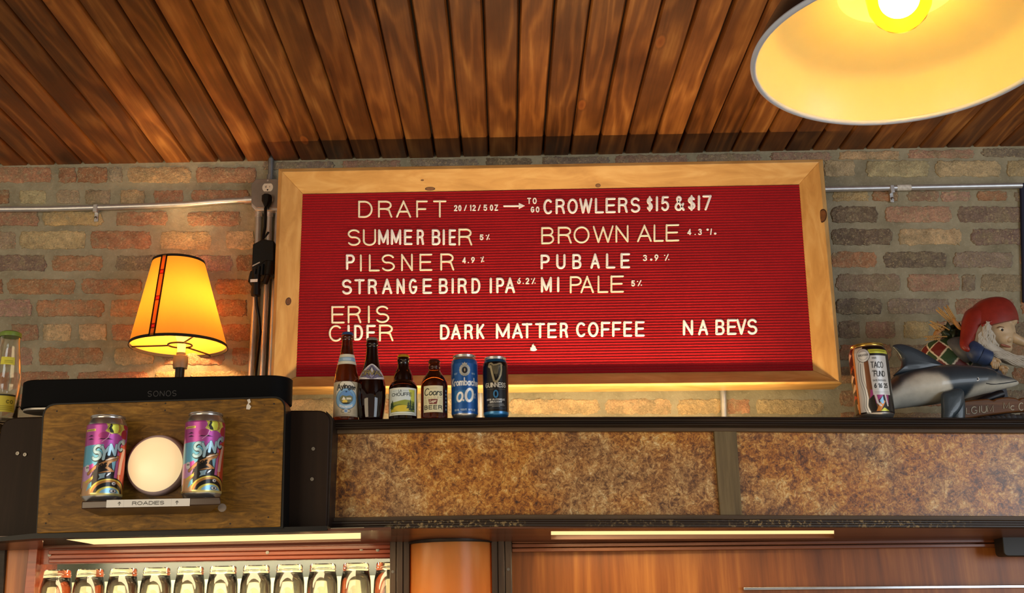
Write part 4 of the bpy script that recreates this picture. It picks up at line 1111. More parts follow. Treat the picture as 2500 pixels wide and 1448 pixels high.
# ------------------------------------------------------------------ pendant lamp
pc_ = Vector((.5474, 1.2720, 2.2997)); pn = Vector((.0417, .0294, 1)).normalized()
pd = thing('pendant_lamp', 'big enamel pendant lamp, dark outside and pale inside, hanging at upper right', 'lamp', pc_)
enamel_in = plain('pale_enamel', '#eedfa6', .4, 0, .02, coat=.1)
enamel_out = plain('dark_enamel', '#15171c', .3, 0, .05, coat=.4)
rimm = plain('enamel_rim', '#b4c4e2', .3, 0, .04, coat=.3)
inner = [(.1970, .003), (.1945, .010), (.188, .026), (.180, .042), (.172, .055), (.165, .062), (.155, .067), (.135, .076), (.112, .087), (.092, .096), (.080, .100), (.0765, .106), (.076, .150), (.066, .182), (.030, .190)]
mb = MB(); mb.lathe(inner, pc_, 96, pn, (False, True)); obj('shade_inside', mb, enamel_in, pd)
mb = MB(); mb.lathe([(.1985, .003), (.1965, .011), (.190, .028), (.182, .044), (.174, .058), (.167, .066), (.156, .072), (.136, .081), (.114, .092), (.094, .101), (.082, .108), (.080, .152), (.069, .187), (.030, .196), (.028, .222), (.012, .23)], pc_, 96, pn, (False, True)); obj('shade_outside', mb, enamel_out, pd)
mb = MB(); mb.torus(pc_ + pn * .002, .1985, .0040, pn, 128, 10); obj('rolled_rim', mb, rimm, pd)
mb = MB(); mb.lathe([(.020, .189), (.020, .166), (.017, .160)], pc_, 24, pn); obj('lamp_holder', mb, plain('brass', '#b08a3c', .3, .9), pd)
ba = pc_ + pn * .0
prof = [(.013, .168), (.0145, .160), (.020, .148), (.031, .131), (.0395, .112), (.0435, .092), (.0405, .072), (.033, .057), (.022, .0465), (.010, .0415), (.0001, .0405)]
mb = MB(); mb.lathe(prof, pc_, 72, pn, (False, True))
t = NT('amber_bulb_glass'); t.put('Base Color', rgba('#ffd76a')); t.put('Roughness', .02); t.put('Transmission Weight', 1.0); t.put('IOR', 1.08); bulb_glass = t.m
obj('bulb_glass', mb, bulb_glass, pd, smooth=120)
mb = MB(); u = Vector((1, 0, 0)); u = (u - pn * u.dot(pn)).normalized(); w = pn.cross(u)
for k in range(8):
    a = 2 * PI * k / 8; d0 = u * math.cos(a) + w * math.sin(a); a2 = a + .5; d1 = u * math.cos(a2) + w * math.sin(a2)
    mb.tube([pc_ + pn * .135 + d0 * .008, pc_ + pn * .072 + d1 * .017], .0022, 6)
obj('filament', mb, emit_mat('filament', '#ffd27a', 40), pd)
mb = MB(); mb.tube([pc_ + pn * .22, Vector((pc_.x + pn.x * .25, pc_.y + pn.y * .25, ZC - .01)), Vector((pc_.x + pn.x * .25, pc_.y + pn.y * .25, ZC + .002))], .004, 8); obj('cord', mb, black_plastic, pd)
pl2 = D.lights.new('pendant_glow', 'POINT'); pl2.energy = 3.6; pl2.color = (1, .77, .34); pl2.shadow_soft_size = .03
po = D.objects.new('pendant_glow', pl2); COL.objects.link(po); po.location = pc_ + pn * .088

# dark edge of a wall screen at the far right
mb = MB(); slab(mb, [(2491, 446), (2700, 442), (2720, 735), (2498, 738)], YW - .012, .0105); 
tag(obj('wall_banner', mb, plain('navy_cloth', '#0f1230', .7), None, .004), 'dark navy panel hanging on the bricks at the right edge', 'wall panel')
# ------------------------------------------------------------------ bottles and cans on the shelf
printed_can = attr_mat('printed_can', .28, .35, .3)
printed_lab = attr_mat('printed_label', .5)
alu = plain('aluminium', '#c4c4c2', .25, .92, .05, 60)
gold = plain('gold_aluminium', '#c9a652', .25, .92, .05, 60)
def glass(name, col, tr=.75):
    t = NT(name); t.put('Base Color', rgba(col)); t.put('Roughness', .04); t.put('Transmission Weight', tr); t.put('IOR', 1.5); return t.m
brown = glass('brown_glass', '#4a1c06', .8); black_glass = glass('near_black_glass', '#1c0703', .55); amber_g = glass('amber_brown_glass', '#5c260a', .85)
def place(px, py0, py1, pxw0, pxw1, Y, ym=None):
    """centre x, base and top rows, left/right edges of the body -> base point, radius, height"""
    c = at(px, py0, Y); top = at(px, py1, Y); r = (at(pxw1, ym or (py0 + py1) / 2, Y).x - at(pxw0, ym or (py0 + py1) / 2, Y).x) / 2
    return Vector((c.x, Y, max(shelf_z(c.x + q * r) for q in (-1, -.5, 0, .5, 1)) + .0003)), r, top.z - c.z
def can(name, label, px, py0, py1, w0, w1, Y, lid_m, base=None, group=None, z=None, a_extra=0, ym=None):
    c, r, h = place(px, py0, py1, w0, w1, Y, ym)
    if z is not None: c.z = z
    o = thing(name, label, 'can', c, group)
    n = 56; cz = Vector((c.x, c.y, c.z))
    mb = MB(); mb.lathe([(r * .70, .002), (r * .78, 0), (r * .84, .001), (r * .97, .011), (r * .985, .016), (r * .985, h - .024), (r * .95, h - .016), (r * .84, h - .007)], cz, n); obj('can_body', mb, base or alu, o)
    mb = MB(); mb.lathe([(r * .83, h - .008), (r * .83, h - .0015), (r * .845, h), (r * .87, h - .0005), (r * .875, h - .003), (r * .85, h - .0045)], cz, n, caps=(False, False)); obj('rim', mb, lid_m, o)
    mb = MB(); mb.lathe([(r * .835, h - .006), (r * .82, h - .007), (.001, h - .0065)], cz, n, caps=(False, True)); l = obj('lid', mb, lid_m, o)
    mb = MB(); mb.torus(cz + Vector((0, -.006, h - .0052)), .0075, .0014, (0, 0, 1), 20, 6); mb.box(cz.x - .004, cz.x + .004, cz.y - .004, cz.y + .012, cz.z + h - .0062, cz.z + h - .0046); obj('pull_tab', mb, lid_m, l)
    prof = lambda z: r * float(np.interp(z - c.z, [0, .011, .016, h - .024, h - .016, h - .007], [.84, .97, 1, 1, .962, .855]))
    return o, c, r, h, prof
def bottle(name, label, px, py0, py1, w0, w1, Y, prof, gm, capcol, cap_r, ym=None, group='beer bottles on the shelf'):
    c, r, h = place(px, py0, py1, w0, w1, Y, ym)
    o = thing(name, label, 'bottle', c, group)
    pr = [(a * r, b * h) for a, b in prof]
    # smooth the outline
    mb = MB(); mb.lathe([(pr[0][0] * .85, .0)] + [(pr[0][0], .003)] + pr[1:], c, 48); obj('glass_body', mb, gm, o, smooth=60)
    hc = h - .0075; mb = MB(); q = []
    for hh, rr in ((hc + .0005, cap_r), (hc + .004, cap_r), (hc + .0065, cap_r * .92), (hc + .0078, cap_r * .7), (hc + .008, .0001)):
        q.append([c + Vector((math.cos(2 * PI * k / 63), math.sin(2 * PI * k / 63), 0)) * (rr * (1 + (.05 if hh < hc + .002 else .0) * (k % 3 == 0))) + Vector((0, 0, hh)) for k in range(63)])
    mb.loops(q); obj('crown_cap', mb, plain(name + '_cap', capcol, .35, .5), o)
    zs = [b for a, b in pr]; rs = [a for a, b in pr]
    f = lambda z: float(np.interp(z - c.z, zs, rs)) + .0006
    return o, c, r, h, f

# wheat beer bottle, tall slim
o, c, r, h, f = bottle('beer_bottle', 'tall amber-brown bottle with white band and blue oval label, leftmost on the shelf', 844, 1025, 806, 812, 874, 2.565,
    [(1, 0), (1, .02), (1, .40), (.985, .45), (.92, .52), (.80, .60), (.66, .68), (.54, .76), (.46, .84), (.43, .90), (.42, .925), (.47, .93), (.47, .955), (.43, .96), (.43, .985)], amber_g, '#3c5f9a', .0142, 985)
rr_ = r * 1000
cv = Cv(2.7 * r, .38 * h, 150, 120, '#b9ad92'); W_, H_ = cv.w, cv.h
cv.ell(0, H_ * .62, r * .92, H_ * .42, '#4a4538'); cv.ell(0, H_ * .62, r * .885, H_ * .405, '#d7d4c4')
cv.ell(0, H_ * .50, r * .88, H_ * .31, '#3b5876'); cv.ell(0, H_ * .50, r * .85, H_ * .295, '#7fb0d8')
cv.ell(0, H_ * .535, r * .58, H_ * .20, '#22303a'); cv.ell(0, H_ * .54, r * .56, H_ * .19, '#5d8fc9')
cv.poly([(-r * .5, H_ * .54), (-r * .3, H_ * .60), (0, H_ * .57), (r * .3, H_ * .60), (r * .52, H_ * .56), (r * .5, H_ * .45), (r * .25, H_ * .38), (-r * .3, H_ * .38), (-r * .5, H_ * .46)], '#6c7047')
cv.poly([(-r * .35, H_ * .47), (-r * .2, H_ * .56), (-r * .05, H_ * .50), (-r * .05, H_ * .46)], '#e9e6d4'); cv.poly([(r * .02, H_ * .47), (r * .02, H_ * .53), (r * .4, H_ * .53), (r * .4, H_ * .48)], '#dad6bd'); cv.ell(-r * .1, H_ * .42, r * .2, H_ * .05, '#e3c452')
cv.poly([(-r * .35, H_ * .39), (r * .35, H_ * .39), (r * .2, H_ * .35), (-r * .2, H_ * .35)], '#1b1d18'); cv.ell(0, H_ * .70, r * .07, H_ * .02, '#24344e')
cv.text('Ayinger', 0, H_ * .755, H_ * .15, .0029, '#161616', 1.05, .2, width=r * 1.5, arch=H_ * .045)
cv.text('BRAUWEISSE', 0, H_ * .285, H_ * .06, .0009, '#f0f0ea', 1, .25, width=r * 1.05, arch=-H_ * .05)
for q in (-.22, .22): cv.ring(q * r, H_ * .15, r * .15, H_ * .045, .0012, '#5a5240')
cv.ell(0, H_ * .15, r * .15, H_ * .05, '#6f93c0'); cv.ring(0, H_ * .15, r * .15, H_ * .05, .0008, '#efece0')
for k in range(4):
    for q in (-.72, .72): cv.line([(q * r - .004, H_ * (.10 + .03 * k)), (q * r + .004, H_ * (.10 + .03 * k))], .0004, '#7b725c')
cv.line([(-.009, H_ * .055), (.009, H_ * .055)], .0006, '#5c5442'); cv.line([(-.02, H_ * .02), (.02, H_ * .02)], .0005, '#7b725c')
cv.wrap('label', c, f, c.z + .045 * h, facing(c) + .0, printed_lab, o)
cv = Cv(2.7 * r * .68, .115 * h, 90, 34, '#d8d6c2'); cv.rect(-1, cv.h * .33, 1, cv.h * .68, '#8fb6d6'); cv.rect(-1, cv.h * .30, 1, cv.h * .33, '#55708c'); cv.rect(-1, cv.h * .68, 1, cv.h * .71, '#55708c')
cv.line([(-r * .35, cv.h * .56), (r * .35, cv.h * .56)], .0008, '#dfe9f0'); cv.line([(-r * .3, cv.h * .44), (r * .3, cv.h * .44)], .0012, '#dfe9f0')
cv.wrap('neck_band', c, f, c.z + .625 * h, facing(c), printed_lab, o)

# skittle shaped bottle
o, c, r, h, f = bottle('beer_bottle', 'dark skittle-shaped bottle with a silver diamond neck label', 906, 1023, 819, 873, 944, 2.565,
    [(.80, 0), (.83, .04), (.95, .18), (1, .29), (.985, .38), (.92, .46), (.78, .55), (.62, .63), (.50, .71), (.42, .80), (.39, .88), (.385, .905), (.43, .91), (.43, .94), (.40, .945), (.40, .985)], black_glass, '#9d9a94', .0142, 965)
cv = Cv(2.49 * r, .215 * h, 150, 60, '#c4c2c6')
mbv = cv; w2 = r * .92
def orv_edge(u): return (.11 + .10 * u * u) * cv.h, (1 - .72 * abs(u) ** 1.4) * cv.h
# the label is cut to a bell shape: print only inside
cv.poly([(-w2, .30 * cv.h), (0, .06 * cv.h), (w2, .30 * cv.h), (.1 * w2, .93 * cv.h), (-.1 * w2, .93 * cv.h)], '#6d6a86')
cv.line([(-w2, .26 * cv.h), (-.5 * w2, .2 * cv.h), (0, .08 * cv.h), (.5 * w2, .2 * cv.h), (w2, .26 * cv.h)], .0016, '#f1eff0')
cv.poly([(0, .9 * cv.h), (.36 * w2, .45 * cv.h), (0, .1 * cv.h), (-.36 * w2, .45 * cv.h)], '#3a3743'); cv.poly([(0, .82 * cv.h), (.2 * w2, .5 * cv.h), (0, .3 * cv.h), (-.2 * w2, .5 * cv.h)], '#c8c4c6')
cv.poly([(0, .36 * cv.h), (.22 * w2, .36 * cv.h), (0, .14 * cv.h), (-.22 * w2, .36 * cv.h)], '#8d88a4')
cv.text('ORVAL', 0, .36 * cv.h, .24 * cv.h, .0017, '#a99a62', 1.0, .12, width=w2 * 1.7, out=(.0011, '#23212a'))
# cut outline
mb = MB(); idx = {}; zb_ = c.z + .455 * h; rm = f(zb_ + cv.h / 2)
for i in range(cv.nx):
    x = cv.X[0, i]; u = x / (1.25 * r)
    y0 = (.10 + .16 * u * u) * cv.h if abs(u) <= 1 else None
    y1 = max(y0 + .004, (1.0 - .74 * min(1, abs(u) * 1.05) ** 1.5) * cv.h)
    for j in range(30):
        y = y0 + (y1 - y0) * j / 29; jj = min(cv.ny - 1, int(round(y / cv.h * (cv.ny - 1)))); a = x / rm + facing(c); q = f(zb_ + y)
        colr = tuple(cv.C[jj, i]) if min(y - y0, y1 - y) > .0013 and abs(u) < .97 else lin('#f0eef0')
        idx[i, j] = mb.vert((c.x + q * math.sin(a), c.y - q * math.cos(a), zb_ + y), colr)
for i in range(cv.nx - 1):
    for j in range(29): mb.face((idx[i, j], idx[i + 1, j], idx[i + 1, j + 1], idx[i, j + 1]))
obj('neck_label', mb, printed_lab, o, smooth=60)

# stubby bottle with yellow cap
o, c, r, h, f = bottle('beer_bottle', 'stubby brown bottle with a yellow cap and green landscape label', 984, 1022, 860, 949, 1019.5, 2.565,
    [(1, 0), (1, .025), (1, .48), (.985, .51), (.92, .54), (.84, .57), (.72, .592), (.69, .60), (.69, .61), (.66, .68), (.56, .74), (.44, .79), (.395, .84), (.395, .90), (.43, .905), (.43, .93), (.40, .935), (.40, .98)], black_glass, '#c9a22a', .0145, 1000)
cv = Cv(2.3 * r, .405 * h, 150, 100, '#dfe6dd'); W_, H_ = cv.w, cv.h; q = r * .93
cv.rect(-q, H_ * .10, q, H_ * .93, '#cfdfe2')
cv.poly([(q * .45, H_ * .93), (q, H_ * .93), (q, H_ * .2), (q * .7, H_ * .3), (q * .62, H_ * .7)], '#c4cc52')
cv.poly([(-q, H_ * .46), (-q * .4, H_ * .50), (q * .2, H_ * .56), (q * .6, H_ * .54), (q, H_ * .5), (q, H_ * .12), (-q, H_ * .12)], '#8d9a3a')
cv.poly([(-q, H_ * .35), (-q * .2, H_ * .40), (q * .6, H_ * .30), (q, H_ * .12), (-q, H_ * .12)], '#5d6f2c')
cv.ell(0, H_ * .24, q * .72, H_ * .12, '#d3bf35'); cv.ell(-q * .7, H_ * .17, q * .3, H_ * .05, '#c6b432')
for tx, ty, s_ in ((q * .62, .18, .40), (q * .86, .2, .30), (q * .45, .24, .25), (-q * .82, .30, .26), (-q * .95, .26, .22)):
    for k in range(3): cv.poly([(tx - q * (.17 - .04 * k), H_ * (ty + s_ * k / 3.4)), (tx + q * (.17 - .04 * k), H_ * (ty + s_ * k / 3.4)), (tx, H_ * (ty + s_ * (k + 1.5) / 3.4))], '#1f3a22')
cv.text('LA', -q * .18, H_ * .845, H_ * .075, .0011, '#22303a', 1.2, .25, width=q * .22)
cv.line([(-q * .75, H_ * .88), (-q * .38, H_ * .88)], .0006, '#6c7c80'); cv.line([(q * .05, H_ * .88), (q * .4, H_ * .88)], .0006, '#6c7c80')
cv.text('CHOUFFE', -q * .08, H_ * .70, H_ * .105, .0016, '#22303a', 1, .2, width=q * 1.55)
cv.line([(-q * .9, H_ * .05), (q * .9, H_ * .05)], .0012, '#7e8a70'); cv.line([(-q, H_ * .09), (-q, H_ * .93)], .0008, '#2c3c2c'); cv.line([(q, H_ * .09), (q, H_ * .93)], .0008, '#2c3c2c')
cv.wrap('label', c, f, c.z + .06 * h, facing(c) - .05, printed_lab, o)

# stubby bottle with cream label
o, c, r, h, f = bottle('beer_bottle', 'short brown stubby bottle with a square cream label, between bottle and blue can', 1060.5, 1020.5, 872, 1028, 1094, 2.565,
    [(1, 0), (1, .025), (1, .52), (.985, .57), (.93, .63), (.82, .69), (.66, .745), (.50, .79), (.42, .83), (.41, .86), (.44, .865), (.44, .90), (.42, .905), (.42, .975)], brown, '#4a1d12', .0142, 985)
cv = Cv(1.56 * r, .43 * h, 120, 100, '#dcd7b2'); W_, H_ = cv.w, cv.h
cv.line([(-W_ * .15, H_ * .90), (W_ * .2, H_ * .905)], .0007, '#8f8a62')
cv.text('Coors', -W_ * .01, H_ * .64, H_ * .25, .0024, '#15211a', 1, .14, .18, width=W_ * .86)
cv.text('GOLDEN', 0, H_ * .525, H_ * .055, .0008, '#a9a27a', 1, .6, width=W_ * .86)
cv.poly([(-W_ * .23, H_ * .49), (W_ * .23, H_ * .49), (W_ * .18, H_ * .30), (-W_ * .18, H_ * .30)], '#6e1f1c'); cv.text('Lager', -W_ * .0, H_ * .355, H_ * .10, .0011, '#e6dcc0', 1, .2, .2, width=W_ * .30, rise=H_ * .03)
for s_ in (-1, 1):
    for k in range(4): cv.line([(s_ * W_ * .30, H_ * (.31 + .045 * k)), (s_ * W_ * .42, H_ * (.34 + .045 * k))], .0008, '#a9a27a')
cv.text('BEER', 0, H_ * .115, H_ * .135, .0021, '#15211a', 1.1, .35, width=W_ * .86)
for k in range(4):
    pass
cv.wrap('label', c, f, c.z + .105 * h, facing(c) - .10, printed_lab, o)
cv = Cv(.35 * r, .40 * h, 20, 80, '#15171c')
for k in range(6): cv.rect(-.05 * r, cv.h * (.1 + .15 * k), .08 * r, cv.h * (.17 + .15 * k), '#7d8fa6')
cv.wrap('side_label', c, f, c.z + .105 * h, facing(c) + .98, printed_lab, o)

# blue half litre can
o, c, r, h, f = can('beer_can', 'tall bright blue beer can with a crest and big 0.0, on the shelf', 1135, 1018, 861, 1102.5, 1167.5, 2.565, alu, None, 'beer cans on the shelf', ym=950)
hh = h - .026; cv = Cv(4.4 * r, hh, 260, 180, '#1d5ba6'); H_ = hh
cv.rect(-r * .85, H_ * .20, r * .75, H_ * .42, '#2f78b8')
cx, cy = r * .02, H_ * .79
for k in range(14):
    a = 2 * PI * k / 14; cv.ell(cx + r * .31 * math.cos(a), cy + H_ * .082 * math.sin(a), r * .115, H_ * .032, '#aeb0a6')
cv.ell(cx, cy, r * .30, H_ * .078, '#55708a'); cv.ring(cx, cy, r * .27, H_ * .07, .0015, '#cfcabb'); cv.ell(cx, cy - H_ * .005, r * .19, H_ * .058, '#2c2a2a'); cv.ell(cx, cy, r * .05, H_ * .03, '#c2b49a')
cv.poly([(cx - r * .16, cy + H_ * .10), (cx + r * .16, cy + H_ * .10), (cx + r * .2, cy + H_ * .135), (cx + r * .08, cy + H_ * .12), (cx, cy + H_ * .15), (cx - r * .08, cy + H_ * .12), (cx - r * .2, cy + H_ * .135)], '#c3c2b4')
cv.text('SEIT', -r * .72, cy - H_ * .075, H_ * .026, .0008, '#9fc0de', width=r * .3); cv.text('1803', r * .72, cy - H_ * .075, H_ * .026, .0008, '#9fc0de', width=r * .3)
cv.text('Krombacher', r * .12, H_ * .512, H_ * .13, .0028, '#eef2f4', .9, .2, width=r * 2.55)
cv.text('0', -r * .42, H_ * .22, H_ * .155, .0050, '#f3f6f6', 1.25, .2, .15, width=r * .42); cv.ell(-r * .10, H_ * .235, r * .075, H_ * .017, '#f3f6f6'); cv.text('0', r * .32, H_ * .22, H_ * .22, .0062, '#f3f6f6', 1.2, .2, .12, width=r * .56); cv.text('%', r * .86, H_ * .28, H_ * .085, .0014, '#f3f6f6', 1, .2, width=r * .18)
cv.text('500 ML  1 US-PT  0.9 FL OZ', 0, H_ * .05, H_ * .028, .0010, '#b8d0e6', 1, .25, width=r * 1.7)
cv.wrap('printed_wrap', c, lambda z: f(z) + .0003, c.z + .0125, facing(c), printed_can, o)
# black nitro can
o, c, r, h, f = can('beer_can', 'black beer can with a golden harp and blue 0, rightmost of the drinks row', 1211.5, 1018, 867, 1180, 1242, 2.565, alu, plain('can_blue_base', '#2a6ea6', .28, .7), 'beer cans on the shelf', ym=950)
hh = h - .024; cv = Cv(4.4 * r, hh, 260, 180, '#0c0b0c'); H_ = hh
cv.rect(-1, 0, 1, H_ * .055, '#2f7fb8'); cv.rect(-r * .93, H_ * .09, r * .93, H_ * .50, '#10131b')
gx = '#a09676'; X_ = lambda u: u * r * .96; Y_ = lambda v: H_ * v
cv.line([(X_(-.56), Y_(.90)), (X_(-.52), Y_(.955)), (X_(-.36), Y_(.965)), (X_(-.16), Y_(.93)), (X_(.1), Y_(.935)), (X_(.34), Y_(.955)), (X_(.50), Y_(.955)), (X_(.56), Y_(.93))], .0040, gx)
cv.line([(X_(-.56), Y_(.90)), (X_(-.5), Y_(.885)), (X_(-.42), Y_(.905))], .003, gx)
cv.line([(X_(-.40), Y_(.91)), (X_(-.26), Y_(.76)), (X_(-.12), Y_(.625)), (X_(.02), Y_(.605)), (X_(.14), Y_(.61))], .0050, gx)
cv.line([(X_(.50), Y_(.94)), (X_(.52), Y_(.84)), (X_(.44), Y_(.74)), (X_(.26), Y_(.66)), (X_(.12), Y_(.62))], .0042, gx)
for k in range(7): cv.line([(X_(-.30 + .115 * k), Y_(.925)), (X_(-.22 + .085 * k), Y_(.82 - .02 * k))], .0006, '#6b6450')
cv.poly([(X_(-.26), Y_(.91)), (X_(.36), Y_(.92)), (X_(.06), Y_(.68))], '#4b4638')
for k in range(6): cv.line([(X_(-.22 + .11 * k), Y_(.91)), (X_(-.1 + .05 * k), Y_(.76))], .0007, '#8c8468')
cv.text('GUINNESS', 0, H_ * .51, H_ * .078, .0017, '#d8d4c6', 1, .22, width=r * 1.72)
cv.line([(-r * .8, H_ * .47), (r * .8, H_ * .47)], .0006, '#6a665c')
cv.text('0', 0, H_ * .315, H_ * .125, .0034, '#3f86bd', 1, .2, width=r * .30)
cv.text('NON ALCOHOLIC', 0, H_ * .262, H_ * .026, .0011, '#cfd2d2', 1, .3, width=r * 1.5); cv.text('DRAUGHT', 0, H_ * .217, H_ * .024, .0011, '#cfd2d2', 1, .3, width=r * .95)
for k, w_ in ((.188, .66), (.165, .72), (.142, .3)): cv.line([(-r * w_, H_ * k), (r * w_, H_ * k)], .0012, '#8e9294')
cv.line([(-r * .95, H_ * .125), (-r * .6, H_ * .105), (-r * .3, H_ * .12), (0, H_ * .10), (r * .3, H_ * .12), (r * .6, H_ * .105), (r * .95, H_ * .125)], .0008, '#2c3d50')
cv.wrap('printed_wrap', c, lambda z: f(z) + .0003, c.z + .0095, facing(c), printed_can, o)

# crowler with the handwritten fund label
o, c, r, h, f = can('crowler_can', 'tall crowler can with a handwritten white fund label, beside the dolphin', 2137, 1018, 836, 2090, 2181, 2.575, gold, None, None, ym=930)
hh = h - .022; cv = Cv(5.2 * r, hh, 300, 220, '#8a3418'); H_ = hh
Q = lambda u, v: (u * r, v * H_)
cv.rect(-2.6 * r, 0, -.86 * r, H_, '#3a1c14')
for k, (a, b, c_) in enumerate(((-1.35, .88, '#e6d4bc'), (-1.2, .70, '#c45a24'), (-1.3, .55, '#ead8c2'), (-1.12, .40, '#d9c8b0'), (-1.25, .24, '#b8331c'), (-1.1, .1, '#e0c9a8'))):
    cv.poly([Q(a - .25, b - .07), Q(a + .1, b + .06), Q(a + .34, b + .02), Q(a + .05, b - .05)], c_)
cv.line([Q(-1.2, .72), Q(-1.05, .75), Q(-1.02, .68), Q(-1.15, .66)], .003, '#1a0d0a'); cv.poly([Q(-1.4, .02), Q(-.95, .02), Q(-1.05, .25), Q(-1.3, .2)], '#120a0a')
cv.rect(-.93 * r, 0, -.80 * r, H_, '#d98a3a'); cv.rect(-.86 * r, 0, -.83 * r, H_, '#f0b96a')
cv.rect(-.80 * r, 0, 3 * r, H_, '#141214')
cv.poly([Q(-.78, .02), Q(-.78, .985), Q(-.30, .99), Q(-.28, .80), Q(-.25, .02)], '#dfe1e2')
cv.poly([Q(-.28, .78), Q(0, .80), Q(.02, .18), Q(.55, .22), Q(.6, .02), Q(-.28, .02)], '#7a4a2a')
cv.poly([Q(-.1, .34), Q(.9, .34), Q(.8, .12), Q(-.2, .14)], '#a23f80')
for a, b in (((-.05, .02), '#141214'), ((.5, .0), '#141214')): cv.poly([Q(a[0] - .25, .18), Q(a[0] + .1, .27), Q(a[0] + .22, .03), Q(a[0] - .2, .0)], b)
cv.poly([Q(.08, .02), Q(.42, .20), Q(.62, .16), Q(.30, .02)], '#d98a3c'); cv.poly([Q(.30, .02), Q(.52, .07), Q(.8, .02)], '#c9c840'); cv.poly([Q(.3, .17), Q(.5, .24), Q(.54, .14), Q(.42, .12)], '#8fbfe0'); cv.line([Q(.12, .26), Q(.2, .14), Q(.34, .1)], .0045, '#e0dede'); cv.line([Q(.66, .26), Q(.74, .1)], .004, '#e0dede')
cv.line([Q(-.45, .74), Q(-.52, .60), Q(-.50, .48), Q(-.38, .34), Q(-.34, .22), Q(-.42, .10), Q(-.30, .0)], .0115, '#2a2a30'); cv.line([Q(-.45, .74), Q(-.52, .60), Q(-.50, .48), Q(-.38, .34), Q(-.34, .22), Q(-.42, .10), Q(-.30, .0)], .0098, '#e4e6e8'); cv.line([Q(-.45, .74), Q(-.52, .60), Q(-.50, .48), Q(-.38, .34), Q(-.34, .22), Q(-.42, .10), Q(-.30, .0)], .0016, '#5c6470')
cv.rect(.0 * r, H_ * .885, 1.3 * r, H_ * .945, '#d9dc4a'); cv.line([Q(.12, .915), Q(.98, .915)], .0016, '#6a6d22')
cv.poly([Q(-.05, .85), Q(1.02, .85), Q(1.02, .26), Q(.02, .26)], '#dcdee0')
cv.ell(-.28 * r, .86 * H_, .36 * r, .105 * H_, '#3a3a40'); cv.ell(-.28 * r, .862 * H_, .335 * r, .098 * H_, '#dfe2e6'); cv.ring(-.28 * r, .862 * H_, .24 * r, .07 * H_, .0009, '#8d939c', 20, 160); cv.ring(-.28 * r, .862 * H_, .24 * r, .07 * H_, .0009, '#8d939c', 200, 340)
cv.text('SUNCATCHER', -.28 * r, H_ * .853, H_ * .026, .0010, '#25252a', width=r * .52)
cv.text('NAME:', .28 * r, H_ * .80, H_ * .022, .0009, '#25252a', width=r * .22)
cv.text('TACO', .40 * r, H_ * .665, H_ * .085, .0021, '#16161a', .95, .16, .05, width=r * .66)
cv.text('ABV:', .20 * r, H_ * .605, H_ * .022, .0009, '#25252a', width=r * .22); cv.text('FUND', .47 * r, H_ * .535, H_ * .075, .0020, '#16161a', .95, .16, .12, width=r * .6)
cv.text('DATE PACKAGED', .45 * r, H_ * .462, H_ * .022, .0009, '#25252a', width=r * .72)
cv.text('6 16 25', .50 * r, H_ * .365, H_ * .06, .0024, '#16161a', 1, .3, width=r * .74)
for k in (.285, .305): cv.line([Q(.1, k), Q(.95, k)], .0005, '#6b6f75')
cv.wrap('printed_wrap', c, lambda z: f(z) + .0003, c.z + .0125, facing(c) + .02, printed_can, o)

